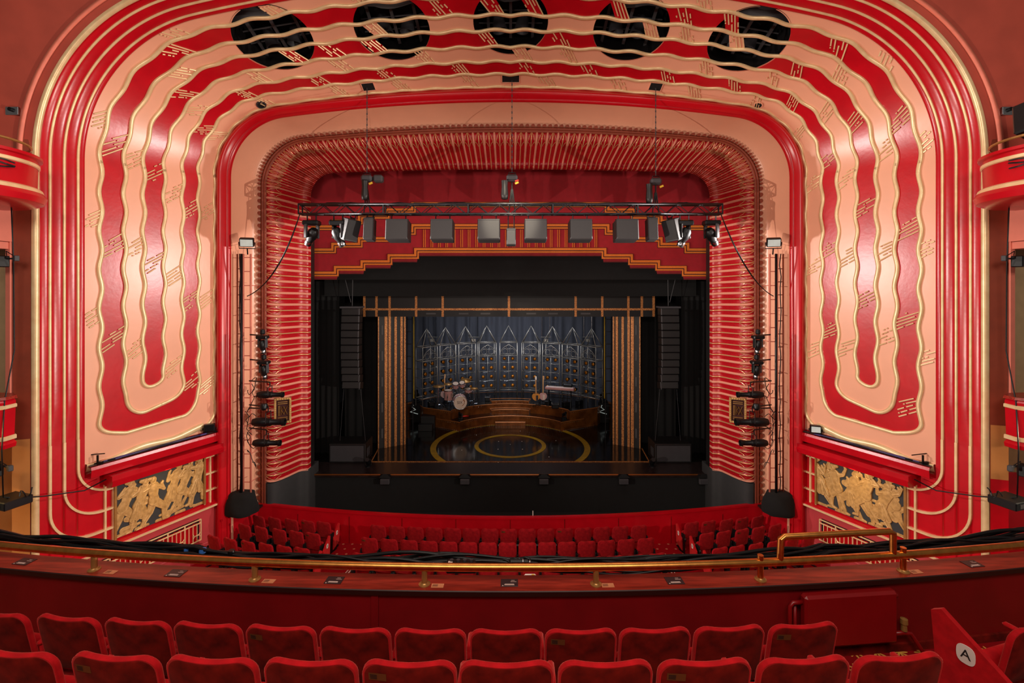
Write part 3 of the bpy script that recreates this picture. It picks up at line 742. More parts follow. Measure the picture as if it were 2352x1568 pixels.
    tag(m.build('hanging_cable', 'black_metal', smooth=True), f'thin black cable hanging down the {word} pilaster', 'cable')
    m = MB(); m.tube([X(7.42, 7.2, -3.1), X(7.4, 7.4, -3.2), X(7.3, 7.7, -3.3), X(7.1, 8.2, -3.42), X(6.98, 8.5, -3.35)], .014, 5)
    tag(m.build('slack_cable', 'black_metal', smooth=True), f'slack black cable crossing the {word} red rolls towards the frieze beam', 'cable')
# box lamp on the upper right box and socket plates
o = thing('moving_light', TR((7.12 * K, 6.75 * K, ZC + 2.14 * K), .3, -.2), 'black rectangular floodlight standing on the right upper theatre box', 'floodlight')
m = MB(); m.bbox((.1, 0, .18), (.42, .3, .6), .03, Matrix.Rotation(.3, 3, 'Y')); m.build('housing', 'black_metal', o)
m = MB(); m.box((-.1, -.05, -.1), (.03, .03, .7)); m.build('stand', 'black_metal', o)
for side, word in ((-1, 'left'), (1, 'right')):
    o = thing('socket_plate', TR((side * 7.77 * K, 7.68 * K, ZC + 2.72 * K)), f'grey metal socket plate on the dark wall above the {word} upper box', 'socket plate')
    m = MB(); m.bbox((0, 0, 0), (.26, .05, .17), .01); m.build('plate', 'chrome', o)
    m = MB(); m.rod((0, -.02, .02), (0, -.07, .02), .04); m.build('socket', 'black_metal', o)

# ------------------------------------------------------------------ floors and stage shell
m = MB(); m.grid([[Vector((x, y, .03)) for x in (-7.6, 0, 7.6)] for y in (14.55, 16.1)]); m.grid([[Vector((x, y, .025)) for x in (-4, 0, 4)] for y in (14.2, 14.56)]); struct('floor_pit', m, 'black_cloth')
STZ = ZC - 6.175
m = MB(); m.grid([[Vector((x, y, max(0, (13.4 - y) * .09) if y > 4.5 else .8)) for x in (-13, 0, 13)] for y in (2, 4.6, 9, 13.4, 15, 17)]); fl = struct('floor', m, 'stalls_carpet')
m = MB(); m.box((0, 21.9, STZ - .05), (18, 9.4, .1)); st = struct('floor_stage', m, 'stage_black')
m = MB(); m.box((0, 16.62, STZ - .04), (13.9, 1.16, .085)); m.build('apron', 'apron_black', st)
m = MB(); m.box((0, 16.16, STZ / 2 - .06), (13.6, .1, STZ - .1)); m.box((-6.8, 16.5, STZ / 2 - .06), (.1, .8, STZ - .1)); m.box((6.8, 16.5, STZ / 2 - .06), (.1, .8, STZ - .1)); m.build('apron_front', 'black_cloth', st)
m = MB(); m.box((0, 17.2, STZ + .012), (9.7, .05, .02)); m.build('gold_edge', 'gold_flake', st)
for sx in (-1, 1):
    m = MB(); m.rod((sx * 4.86, 17.2, STZ + .012), (sx * 4.98, 18.6, STZ + .012), .02, n=4); m.build('gold_edge', 'gold_flake', st)
m = MB(); m.box((0, 27.2, 5), (18, .1, 12)); m.box((-9, 22, 5), (.1, 10.5, 12)); m.box((9, 22, 5), (.1, 10.5, 12)); m.box((0, 22, 11), (18, 10.5, .1)); struct('wall_stage', m, 'black_cloth')
RC = (0.0, 18.98)                      # centre of the rings
def annulus(r0, r1, lab):
    m = MB(); cur = []; N = 144; base = -PI / 2
    for k in range(N + 1):
        a = base + 2 * PI * k / N
        if RC[1] + r0 * math.sin(a) < 17.25 and r0 > 1.6: 
            if cur: m.grid(cur); cur = []
            continue
        row = []
        for r, z in ((r0, .004), (r0, .010), (r1, .010), (r1, .004)):
            y = max(17.25, RC[1] + r * math.sin(a)); row.append(Vector((r * math.cos(a), y, STZ + z)))
        cur.append(row)
    if cur: m.grid(cur)
    tag(m.build('floor_ring', 'ring_gold'), lab, 'floor ring')
annulus(1.22, 1.38, 'inner gold ring inlaid in the glossy black stage floor')
annulus(2.83, 3.05, 'large outer gold ring on the stage floor, cut by the front edge')
# small studs of light in the floor
for k, (x, y) in enumerate([(0, 19.1)] + [(r * math.cos(a), 19.0 + r * math.sin(a)) for r, n, a0 in ((.65, 4, .785), (1.9, 6, .3)) for a in [a0 + 2 * PI * j / n for j in range(n)]]):
    m = MB(); m.lathe([(.018, 0), (.016, .008), (0, .01)], 8, (x, y, STZ)); tag(m.build('floor_stud', 'label_white'), 'tiny white stud set in the black floor inside the gold rings', 'floor stud', 'white studs in the stage floor')
# pipe along the apron edge with black footlight boxes
m = MB(); m.tube([(-6.7, 16.04, STZ + .0), (6.7, 16.04, STZ + .0)], .028, 8); tag(m.build('apron_pipe', 'riser_edge', smooth=True), 'pinkish metal pipe running along the front edge of the stage', 'pipe')
for i, px in enumerate((700, 885, 1068, 1249, 1432, 1615)):
    q = pt(px, 1103, 16.0); o = thing('footlight', TR((q.x, 15.97, STZ - .06)), f'small black box clamped under the stage edge, {ORD[i]} from the left', 'footlight', 'black boxes along the stage edge')
    m = MB(); m.bbox((0, -.02, -.12), (.3, .12, .17), .015); m.build('box_body', 'dark_grey', o)
    m = MB(); m.add([(-.2, .1, .07), (.2, .1, .07), (.06, -.02, .12), (-.06, -.02, .12), (-.2, -.05, .0), (.2, -.05, .0)], [(0, 1, 2, 3), (3, 2, 5, 4), (0, 3, 4), (1, 5, 2)]); m.build('bracket', 'black_metal', o)
for sx, word in ((-1, 'left'), (1, 'right')):
    q = pt(CX + sx * 328, 1072, 16.7); o = thing('stage_spotlight', TR((q.x, 16.75, STZ)), f'small black spotlight standing on the apron in front of the {word} subwoofer', 'spotlight')
    m = MB(); m.lathe([(.02, 0), (.09, .0), (.09, .03), (.03, .04)], 12); m.build('base', 'black_metal', o)
    m = MB(TR((0, 0, .2), 0, .9)); m.lathe([(0, .12), (.07, .12), (.09, 0), (.1, -.12), (.08, -.12), (.06, 0)], 14); m.build('lamp_head', 'black_metal', o, 'auto')
    m = MB(); m.tube([(-.11, 0, .2), (-.11, 0, .05), (.11, 0, .05), (.11, 0, .2)], .012, 5); m.build('yoke', 'black_metal', o)

# ------------------------------------------------------------------ drapes
def drape(name, x0, x1, y, z0, z1, m, label, amp=.06, pitch=.28, seed=1, cat='curtain', kind=None, y2=None):
    r = random.Random(seed); mb = MB(); n = max(8, int(abs(x1 - x0) / .035)); rows = []; ph = 0
    for i in range(n + 1):
        u = i / n; x = x0 + (x1 - x0) * u; ph += (.035 / pitch) * 2 * PI * r.uniform(.75, 1.25); yy = y + ((y2 - y) * u if y2 is not None else 0)
        rows.append([Vector((x, yy + amp * (.6 + .4 * v) * math.sin(ph) , z1 + (z0 - z1) * v)) for v in (0, .5, 1)])
    mb.grid(rows); o = mb.build(name, m, smooth=True)
    return tag(o, label, cat, None, kind)
drape('backdrop_curtain', -6.5, 6.5, 26.2, STZ, 8.6, 'drape_blue', 'pleated blue-grey backdrop curtain behind the gothic frames', .09, .55, 4)
for sx, word in ((-1, 'left'), (1, 'right')):
    drape('leg_curtain', sx * 7.7, sx * 6.3, 18.15, STZ, 6.6 + 1, 'black_cloth', f'black pleated leg curtain hanging against the {word} jamb of the opening', .05, .2, 7)
    drape('leg_curtain', sx * 6.5, sx * 4.75, 19.3, STZ, 8.2, 'black_cloth', f'wide black leg curtain behind the {word} hanging line array', .05, .3, 9)
    m = MB(); m.box((sx * 6.44, 15.98, 5.0), (.04, .3, 8.1)); tag(m.build('return_panel', 'black_paint'), f'thin black return panel along the {word} side of the opening', 'panel')
m = MB(); m.grid([[Vector((x, 17.3, z)) for z in (7.65, 9.4)] for x in (-6.8, 6.8)]); tag(m.build('border_curtain', 'black_cloth'), 'upper black border curtain just behind the stepped red valance', 'curtain')
q = pt(1172, 680, 18.0); m = MB(); m.grid([[Vector((x, 18.0, z)) for z in (q.z, 9.4)] for x in (-6.8, 6.8)]); tag(m.build('border_curtain', 'black_cloth'), 'lower black border curtain hanging above the gold set header', 'curtain')

# stepped red valance with orange braid
VD = 16.6
val = thing('valance', pt(1172, 580, VD), 'deep red stepped valance with orange braid across the top of the stage', 'valance', world=True)
step = [(722, 638), (774, 638), (774, 625), (835, 625), (835, 612), (897, 612), (897, 598), (958, 598), (958, 584), (1172, 584)]
mir = lambda L: L + [(2 * 1172 - x, y) for x, y in L[::-1]]
outl = mir([(722 - 14, 638)] + step)
m = MB(); n = len(outl)
vp = [pt(x, y, VD) for x, y in outl] + [pt(x, 330, VD) for x, y in outl]
m.add(vp, [(i, i + 1, n + i + 1, n + i) for i in range(n - 1)])
vp2 = [p + Vector((0, .05, 0)) for p in vp]; m.add(vp2, [(i, i + 1, n + i + 1, n + i) for i in range(n - 1)])
m.build('cloth', 'valance_red', val)
def braid(mb, path, w, y):
    pts = path
    for i in range(len(pts) - 1):
        (x0, y0), (x1, y1) = pts[i], pts[i + 1]; a = pt(min(x0, x1) - w / 2, min(y0, y1) - w / 2, VD); b = pt(max(x0, x1) + w / 2, max(y0, y1) + w / 2, VD)
        mb.box(((a.x + b.x) / 2, VD - y - .0015 * (i % 2), (a.z + b.z) / 2), (abs(b.x - a.x), .02, abs(a.z - b.z)))
def off(path, dy, dx): return [(x + (dx if x < 1172 else (-dx if x > 1172 else 0)), y + dy) for x, y in path]
p1 = mir([(708, 629)] + [(x - 1, y - 9) for x, y in step[1:]])
p2 = mir([(708, 576), (767, 576), (767, 563), (828, 563), (828, 551), (900, 551)]); p2 = [q for q in p2]
pa = [(708, 576), (767, 576), (767, 563), (828, 563), (828, 550), (905, 550)]; pb = [(2344 - x, y) for x, y in pa]
pc = mir([(708, 523), (767, 523), (767, 510), (828, 510), (828, 497), (890, 497), (890, 484), (950, 484), (950, 470)])
pd = mir([(905, 534), (950, 534), (950, 520)])
ob = MB(); dk = MB()
for p in (p1, pa, pb, pc, pd):
    braid(dk, off(p, 0, 0), 12.6, .012)
    braid(ob, off(p, -2.8, -2.8), 5.2, .02); braid(ob, off(p, 3.6, 3.6), 3.4, .02)
for k in range(24):
    x = 975 + k * 17.1
    if x > 1372: break
    for d in (-2, 2): braid(ob, [(x + d, 528), (x + d, 567)], 1.6, .02)
dk.build('dark_outline', 'valance_dark', val); ob.build('orange_braid', 'orange_braid', val)
m = MB(); m.grid([[pt(x, y, VD - .015) for y in (yy, yy + 4)] for x, yy in outl]); m.build('hem_fringe', 'drape_red', val)

# ------------------------------------------------------------------ gold set portal
HD = 18.35
hd = thing('set_header', pt(1169, 727, HD), 'black mirrored header panel with gold crossbars above the set', 'set header', world=True)
a, b = pt(834, 680, HD), pt(1504, 727, HD)
m = MB(); m.box(((a.x + b.x) / 2, HD + .15, (a.z + b.z) / 2), (b.x - a.x, .3, a.z - b.z)); m.build('panel', 'panel_black', hd)
m = MB()
for px in (837, 865, 895, 956, 1017, 1169, 1322, 1383, 1443, 1474, 1501):
    q = pt(px, 703, HD); m.box((q.x, HD - .01, (a.z + b.z) / 2), (.085, .03, a.z - b.z))
q = pt(1169, 710, HD); m.box(((a.x + b.x) / 2, HD - .015, q.z), (b.x - a.x, .035, .075)); m.build('gold_bars', 'gold_flake', hd)
m = MB()
for px in (990, 1065, 1115, 1220, 1270, 1345): q = pt(px, 720, HD); m.box((q.x, HD - .012, q.z), (.36, .02, .06))
m.build('vent_slots', 'speaker_grey', hd)
for sx, word in ((-1, 'left'), (1, 'right')):
    A = pt(1169.5 + sx * 302, 1030, 18.6); B = pt(1169.5 + sx * 237, 1019, 19.15); zt = pt(0, 722, 18.5).z
    A.z = B.z = STZ; d = (B - A); L = d.length; d.normalize(); nrm = Vector((-d.y, d.x, 0)) * (1 if sx > 0 else -1)
    if nrm.y > 0: nrm = -nrm
    o = thing('portal_column', A, f'tall black portal leg with vertical speckled gold stripes on the {word} of the set', 'set column', world=True)
    H = zt - STZ
    def vbox(mb, u0, u1, z0, z1, h0, h1):
        P8 = [A + d * (u * L) + nrm * h + Vector((0, 0, z)) for u in (u0, u1) for h in (h0, h1) for z in (z0, z1)]
        mb.add(P8, [(0, 1, 3, 2), (4, 6, 7, 5), (0, 4, 5, 1), (2, 3, 7, 6), (0, 2, 6, 4), (1, 5, 7, 3)])
    m = MB(); vbox(m, 0, 1, 0, H, -.15, 0); m.build('black_panel', 'panel_black', o)
    for u, w in ((.02, .035), (.28, .10), (.41, .085), (.62, .085), (.83, .085), (.95, .06)):
        m = MB(); vbox(m, u - w / 2, u + w / 2, 0, H, 0, .03); m.build('gold_stripe', 'gold_flake', o)
    for k in range(5):
        z = H - (.42 + k * .98); m = MB(); vbox(m, .12, .18, z - .36, z, 0, .02); m.build('grey_slot', 'speaker_grey', o)
    # narrow ladder frame behind the column
    q = pt(1169.5 + sx * 228, 1000, 19.9); o2 = thing('wing_frame', TR((q.x, 19.9, STZ)), f'narrow black scaffold frame behind the {word} portal leg', 'scaffold frame')
    m = MB(); Hh = 5.6
    for x in (-.12, .12): m.rod((x, 0, 0), (x, 0, Hh), .02, n=6)
    for k in range(11): m.rod((-.12, 0, .3 + k * .5), (.12, 0, .3 + k * .5), .018, n=6)
    m.build('frame', 'truss_metal', o2)
    m = MB(); m.rod((-sx * .16, 0, 1.6), (-sx * .16, 0, Hh), .018, n=6); m.build('gold_edge', 'ring_gold', o2)

# ------------------------------------------------------------------ risers
A0 = math.atan2(1.85, 2.05); r_lo, r_up = 2.86, 3.42
def arcpts(r, a0, a1, n=24): return [(r * math.cos(a0 + (a1 - a0) * k / n), RC[1] + r * math.sin(a0 + (a1 - a0) * k / n)) for k in range(n + 1)]
def platform(name, poly, z0, z1, label, cat='platform'):
    o = thing(name, Vector((0, RC[1] + 3, z0)), label, cat, world=True)
    m = MB(); n = len(poly); m.grid([[Vector((x, y, z)) for z in (z0, z1 - .03)] for x, y in poly + [poly[0]]]); m.build('copper_fascia', 'riser_copper', o)
    m = MB(); m.add([Vector((x, y, z1)) for x, y in poly], [tuple(range(n))]); m.build('deck', 'stage_black', o)
    m = MB(); m.tube([Vector((x, y, z1 - .01)) for x, y in poly], .022, 5, closed=True); m.build('edge_trim', 'riser_edge', o)
    m = MB()
    for i in range(n):
        (x0, y0), (x1, y1) = poly[i], poly[(i + 1) % n]; L = math.hypot(x1 - x0, y1 - y0)
        if (y0 + y1) / 2 > 24: continue
        ux, uy = (x1 - x0) / (L or 1), (y1 - y0) / (L or 1)
        for k in range(int(L / .11) + 1):
            for z in (z0 + .03, z1 - .07):
                c = (x0 + ux * (k + .5) * .11, y0 + uy * (k + .5) * .11)
                if (k + .5) * .11 < L: m.box((c[0], c[1], z), (.014, .014, .014))
    rv = m.build('rivets', 'chrome', o); rv['kind'] = 'stuff'
    return o
a_lo = math.atan2(20.78 - RC[1], 2.12)
end_lo = [(3.15, 21.35), (3.9, 21.75)]
lo_poly = [(-3.9, 21.75), (-2.12, 20.78)] + [(x, y) for x, y in arcpts(r_lo, PI - a_lo - .03, a_lo + .03)] + [(2.12, 20.78), (3.9, 21.75), (3.9, 22.3), (-3.9, 22.3)]
lo_poly = [(-3.2, 21.38), (-2.12, 20.78)] + arcpts(r_lo, PI - a_lo - .03, a_lo + .03) + [(2.12, 20.78), (3.2, 21.38)] + arcpts(r_up + .9, .75, PI - .75, 16)
platform('lower_riser', lo_poly, STZ, STZ + .39, 'lower curved copper-fronted riser with black deck around the rings')
a_up = math.atan2(21.08 - RC[1], 2.55)
up_poly = [(-3.85, 21.72), (-2.55, 21.02)] + arcpts(r_up, PI - a_up - .06, a_up + .06) + [(2.55, 21.02), (3.85, 21.72), (4.3, 22.6)] + arcpts(5.9, .62, PI - .62, 16) + [(-4.3, 22.6)]
platform('upper_riser', up_poly, STZ + .0, STZ + .79, 'upper curved copper-fronted riser carrying the band instruments')
platform('front_step', [(-.66, RC[1] + 2.66), (-.66, RC[1] + 2.9), (.66, RC[1] + 2.9), (.66, RC[1] + 2.66)], STZ, STZ + .16, 'small copper step centred in front of the lower riser', 'step')
platform('middle_step', arcpts(3.12, PI / 2 + .27, PI / 2 - .27, 10) + arcpts(3.42, PI / 2 - .27, PI / 2 + .27, 10), STZ + .39, STZ + .6, 'curved copper step between the lower and upper risers', 'step')
platform('back_step', arcpts(3.55, PI / 2 + .24, PI / 2 - .24, 10) + arcpts(4.0, PI / 2 - .24, PI / 2 + .24, 10), STZ + .79, STZ + .9, 'low curved copper step at the back of the upper riser', 'step')
o = thing('stage_steps', TR((-3.55, 21.1, STZ)), 'small black treads unit standing left of the risers', 'steps')
m = MB(); m.bbox((0, .3, .26), (.6, .5, .52), .01); m.bbox((-.05, -.1, .13), (.6, .4, .26), .01); m.build('treads', 'black_paint', o)
m = MB(); m.box((0, .05, .525), (.6, .015, .01)); m.box((-.05, -.3, .265), (.6, .015, .01)); m.build('edge_tape', 'speaker_grey', o)
# ------------------------------------------------------------------ gothic frames with amber lamps
DECK = STZ + .79
def gothic(M, label):
    o = thing('gothic_frame', M, label, 'gothic frame', 'gothic frames in an arc behind the band')
    w, d, h, tip = .42, .24, 2.62, 3.42
    m = MB()
    for x in (-w, w):
        for y in (-d, d): m.rod((x, y, 0), (x, y, h), .02, n=6)
    for z in (h, h - .62, .35):
        for y in (-d, d): m.rod((-w, y, z), (w, y, z), .02, n=6)
        for x in (-w, w): m.rod((x, -d, z), (x, d, z), .016, n=6)
    for z in (.8, 1.25, 1.65):
        m.rod((-w, -d, z), (w, -d, z), .012, n=5)
        for x in (-w, w): m.rod((x, -d, z), (x, d, z), .012, n=5)
    m.rod((0, -d, .1), (0, -d, h - .62), .012, n=5); m.build('frame', 'frame_light', o, True)
    m = MB()
    for x in (-w, w):
        for y in (-d, d): m.rod((x, y, h), (0, 0, tip), .021, .014, 6)
    m.build('spire', 'frame_light', o, True)
    m = MB(); pts = []
    for sx in (-1, 1):                           # pointed arch of two arcs plus trefoil
        R = .78; m.tube([(sx * (w - R + R * math.cos(a)), -d, h - .60 + R * math.sin(a) * .72) for a in [k / 10 * 1.09 for k in range(11)]], .014, 5)
        m.tube([(sx * .17 + .13 * math.cos(a), -d, h - .42 + .13 * math.sin(a)) for a in [2 * PI * k / 12 for k in range(12)]], .01, 5, closed=True)
    m.tube([(.11 * math.cos(a), -d, h - .2 + .11 * math.sin(a)) for a in [2 * PI * k / 12 for k in range(12)]], .01, 5, closed=True)
    m.build('tracery', 'frame_light', o, True)
    for r in range(4):
        for x in (-.2, .2):
            z = h - .78 - r * .43
            m = MB(TR((x, -d + .12, z), 0, PI / 2)); m.lathe([(0, -.16), (.05, -.15), (.085, 0), (.09, .05), (.075, .05), (.05, 0)], 12); hs = m.build('lamp_can', 'black_metal', o, 'auto')
            m = MB(TR((x, -d + .07, z), 0, PI / 2)); m.lathe([(0, .02), (.04, .012), (.078, 0), (.078, -.01)], 12); m.build('amber_lens', 'lamp_amber', hs, True)
    for z in (h - .95, h - 1.4, h - 1.83):
        m = MB(); m.tube([(-w, -d + .05, z + .02), (-.1, -d - .02, z - .02), (.1, -d + .03, z + .03), (w, -d, z)], .012, 4); m.build('lamp_bar', 'chrome', o)
    return o
g0 = None; gx = [980, 1023, 1069, 1118, 1168, 1220, 1269, 1315, 1359]
gl2 = ['leftmost gothic frame with a spire, standing at the left end of the arc', 'second gothic frame from the left, behind the drum kit cymbals', 'third gothic frame from the left, behind the tilted cymbal', 'fourth gothic frame from the left, just left of centre', 'central gothic frame standing behind the middle of the risers', 'sixth gothic frame from the left, just right of centre', 'seventh gothic frame from the left, behind the two guitars', 'eighth gothic frame from the left, behind the keyboard', 'rightmost gothic frame with a spire, at the right end of the arc']
for i, px in enumerate(gx):
    lo_, hi_ = -1.2, 1.2; k = (px - CX) / F
    for _ in range(40):
        ph = (lo_ + hi_) / 2; x, y = 5.0 * math.sin(ph), RC[1] + 5.0 * math.cos(ph)
        if x / y < k: lo_ = ph
        else: hi_ = ph
    M = TR((x, y, DECK), -ph)
    if g0 is None: g0 = gothic(M, gl2[0])
    else: dup(g0, M, gl2[i])
for i, px in enumerate((993, 1088, 1254, 1350)):
    a, b = pt(px - 9, 774, 25.2), pt(px + 9, 690, 25.2)
    o = thing('suspension_wires', (a + b) / 2, f'pair of thin hanging wires with a crossbar above the gothic frames, {ORD[i]} from the left', 'rigging', 'wire drops behind the frames', world=True)
    m = MB(); m.rod((a.x, 25.2, a.z), (a.x, 25.2, 7.4), .014, n=5); m.rod((b.x, 25.2, a.z), (b.x, 25.2, 7.4), .018, n=5); m.build('wires', 'chrome', o)
    m = MB(); m.rod((a.x - .06, 25.2, a.z), (b.x + .06, 25.2, a.z), .022, n=5); m.box(((a.x + b.x) / 2, 25.2, a.z - .16), (.2, .1, .14)); m.build('crossbar', 'frame_light', o)

# ------------------------------------------------------------------ instruments
def tripod(mb, h, spread=.3, r=.012):
    mb.rod((0, 0, .08), (0, 0, h), r, n=6)
    for k in range(3):
        a = 2 * PI * k / 3 + .5; mb.rod((0, 0, .3), (spread * math.cos(a), spread * math.sin(a), .01), r * .9, n=5); mb.rod((0, 0, .12), (spread * .6 * math.cos(a), spread * .6 * math.sin(a), .12), r * .7, n=4)
def drum(name, M, r, d, label, legs=0, head='drum_head'):
    o = thing(name, M, label, 'drum')
    m = MB(); m.lathe([(r, 0), (r, d)], 28); m.build('shell', 'drum_pink', o, 'auto')
    m = MB()
    for z in (0, d): m.lathe([(r, z - .015), (r + .014, z - .012), (r + .014, z + .012), (r - .01, z + .015)], 28)
    m.build('hoops', 'chrome', o, 'auto')
    for za, zb_ in ((d + .004, d + .006), (-.004, -.006)): m = MB(); m.lathe([(r - .008, za), (0, zb_)], 28); m.build('drumhead', head, o)
    m = MB()
    for k in range(8):
        a = 2 * PI * k / 8; m.box(((r + .012) * math.cos(a), (r + .012) * math.sin(a), d / 2), (.025, .025, d * .45))
    m.build('lugs', 'chrome', o)
    for k in range(legs):
        a = 2 * PI * k / 3 + .4; m = MB(); m.rod(((r + .02) * math.cos(a), (r + .02) * math.sin(a), d * .5), ((r + .05) * math.cos(a), (r + .05) * math.sin(a), -.28), .01, n=5); m.build('leg', 'chrome', o)
    return o
bx = pt(1056, 917, 21.75)
bd = drum('bass_drum', Matrix.Translation((bx.x, bx.y, DECK + .30)) @ Matrix.Rotation(.18, 4, 'Z') @ Matrix.Rotation(PI / 2, 4, 'X') , .29, .0001 + .42, 'pale pink bass drum with SIX printed on its front head')
hb = Matrix.Translation((0, 0, .432)); text_mesh('SIX', .17, Matrix.Translation((-.03, 0, .430)), 'printed_letters', 'ink', bd)
m = MB(); m.tube([(.17 * math.cos(a), .02 + .17 * math.sin(a), .432) for a in [-1.2 + 2.0 * k / 12 for k in range(13)]], .012, 4); m.tube([(.1, .1, .432), (.2, .05, .432)], .01, 4); m.build('printed_crown_arc', 'riser_edge', bd)
m = MB()
for s_ in (-1, 1): m.rod((s_ * .24, -.1, .35), (s_ * .34, -.30, .4), .012, n=5)
m.build('spurs', 'chrome', bd)
def at(px, py, D, z=None):
    p = pt(px, py, D)
    if z is not None: p.z = z
    return p
drum('floor_tom', TR(at(1030, 900, 21.9, DECK + .30), 0, .05), .19, .42, 'pale pink floor tom on chrome legs, left of the bass drum', 3)
drum('rack_tom', TR(at(1046, 889, 21.9), .2, .45), .14, .2, 'pale pink rack tom above the bass drum, the left of the pair')
drum('rack_tom', TR(at(1062, 886, 21.95), -.1, .5), .125, .19, 'pale pink rack tom above the bass drum, the right of the pair')
drum('snare_drum', TR(at(1076, 900, 22.2, DECK + .58), 0, .1), .17, .14, 'small chrome-hooped snare drum to the right behind the bass drum', 0)
def cymbal(px, py, D, r, tilt, label, hat=False, rz=0):
    p = pt(px, py, D); h = p.z - DECK; o = thing('cymbal', TR((p.x, D, DECK), rz), label, 'cymbal')
    m = MB(); tripod(m, h - .02); m.build('stand', 'chrome', o)
    for k in range(2 if hat else 1):
        m = MB(TR((0, 0, h + .03 * k), 0, tilt * (1 if not k else .7))); m.lathe([(0, .03), (.03, .025), (.05, .01), (r, -.01), (r, -.014), (.05, .005)], 28); m.build('cymbal_plate', 'dull_brass', o, True)
    m = MB(); m.rod((0, 0, h), (0, 0, h + .07), .01, n=6); m.build('wing_nut', 'chrome', o)
cymbal(1007, 886, 21.7, .25, .06, 'flat crash cymbal on a chrome tripod at the far left of the drum kit')
cymbal(1029, 881, 22.3, .20, .12, 'thin cymbal behind the floor tom')
cymbal(1070, 873, 22.2, .23, .3, 'tilted ride cymbal high over the rack toms', rz=.4)
cymbal(1079, 871, 22.4, .2, -.25, 'tilted crash cymbal directly right of the ride cymbal')
cymbal(1089, 892, 21.9, .17, .05, 'pair of hi-hat cymbals on a chrome tripod at the right of the drum kit', True)
def guitar(px, py, D, body, label, rz, s=1, lean=-.12):
    p = pt(px, py, D); o = thing('guitar', TR((p.x, D, DECK), rz), label, 'guitar')
    M = TR((0, .05, .14), 0, lean)
    m = MB(M); out = []
    for k in range(32):
        a = 2 * PI * k / 32; r = .155 + .035 * math.cos(2 * a) * (1 if math.sin(a) < .2 else .8) + .012 * math.sin(3 * a); out.append((r * math.cos(a) * .95, .24 + r * 1.25 * math.sin(a)))
    m.prism(out, lambda x, z: Vector((x, -.025, z)), lambda x, z: Vector((x, .025, z))); m.build('body', body, o)
    m = MB(M); m.box((.04, -.03, .2), (.1, .008, .22)); m.build('pickguard', 'ink' if body == 'guitar_amber' else 'drum_head', o)
    m = MB(M); m.box((0, -.02, .70), (.048, .025, .62)); m.build('neck', 'guitar_neck', o)
    m = MB(M); m.bbox((.01, -.015, 1.07), (.08, .02, .16), .008); m.build('headstock', 'label_white' if body == 'guitar_amber' else 'guitar_neck', o)
    m = MB(); m.rod((0, .1, .02), (0, .2, .75), .012, n=5); m.rod((0, .1, .02), (-.2, -.12, .01), .012, n=5); m.rod((0, .1, .02), (.2, -.12, .01), .012, n=5); m.rod((-.1, -.06, .1), (.1, -.06, .1), .014, n=5); m.build('stand', 'black_metal', o)
guitar(1232, 915, 22.0, 'guitar_amber', 'amber wooden guitar with a pale headstock on a stand right of the steps', .15)
guitar(1247, 915, 22.1, 'drum_pink', 'pink and black electric guitar on a stand beside the amber guitar', -.15)
guitar(1021, 915, 22.5, 'drum_pink', 'pink bass guitar standing upright behind the floor tom', .1)
kb = thing('keyboard', TR(at(1286, 895, 21.9, DECK), -.30), 'long pale-pink keyboard on a black stand at the right of the band', 'keyboard')
m = MB(); m.bbox((0, 0, .80), (1.3, .32, .12), .02); m.build('case', 'drum_pink', kb)
m = MB(); m.box((0, -.02, .865), (1.2, .16, .012)); m.build('keys', 'label_white', kb)
m = MB(); m.bbox((.35, .08, .93), (.4, .22, .14), .03); m.build('laptop_case', 'black_metal', kb)
m = MB()
for s_ in (-1, 1): m.rod((s_ * .5, -.15, 0), (s_ * .5, .12, .74), .016, n=6); m.rod((s_ * .5, .15, 0), (s_ * .5, -.12, .74), .016, n=6)
m.rod((-.5, 0, .38), (.5, 0, .38), .014, n=6); m.build('stand', 'black_metal', kb)
for i, (px, py, D) in enumerate(((1275, 925, 21.6), (1300, 928, 21.9), (1330, 925, 22.3), (1258, 922, 22.2), (1120, 925, 23.0), (990, 925, 22.0))):
    o = thing('stage_monitor', TR(at(px, py, D, DECK), .4 * i), 'small black equipment case with silver corners standing on the upper riser deck', 'equipment case', 'dark cases among the instruments')
    m = MB(); m.bbox((0, 0, .1), (.3, .24, .2), .02); m.build('cabinet', 'black_metal', o)
    m = MB()
    for a_ in (-.14, .14):
        for b_ in (-.11, .11): m.box((a_, b_, .19), (.03, .03, .03))
    m.build('corner', 'chrome', o)
def mover(M, label, cat='moving light', cord=True, group=None, s=1.0, tilt=.6, pan=0):
    o = thing('moving_light', M, label, cat, group)
    m = MB(); m.bbox((0, 0, -.06 * s), (.38 * s, .26 * s, .12 * s), .03 * s); m.build('base', 'black_metal', o)
    R = Matrix.Rotation(pan, 4, 'Z')
    for sx in (-1, 1): m = MB(R); m.bbox((sx * .15 * s, 0, -.25 * s), (.05 * s, .12 * s, .34 * s), .015 * s); m.build('yoke_arm', 'dark_grey' if sx > 0 else 'black_metal', o)
    m = MB(R @ TR((0, 0, -.36 * s), 0, tilt)); m.lathe([(0, .2 * s), (.08 * s, .19 * s), (.12 * s, .12 * s), (.12 * s, -.04 * s), (.085 * s, -.12 * s), (.08 * s, -.27 * s), (.07 * s, -.27 * s), (.06 * s, -.24 * s), (0, -.24 * s)], 18); h = m.build('lamp_head', 'black_metal', o, 'auto')
    m = MB(R @ TR((0, 0, -.36 * s), 0, tilt)); m.lathe([(.09 * s, -.15 * s), (.093 * s, -.16 * s), (.093 * s, -.22 * s), (.088 * s, -.22 * s)], 18); m.build('chrome_barrel', 'chrome', o, 'auto')
    return o
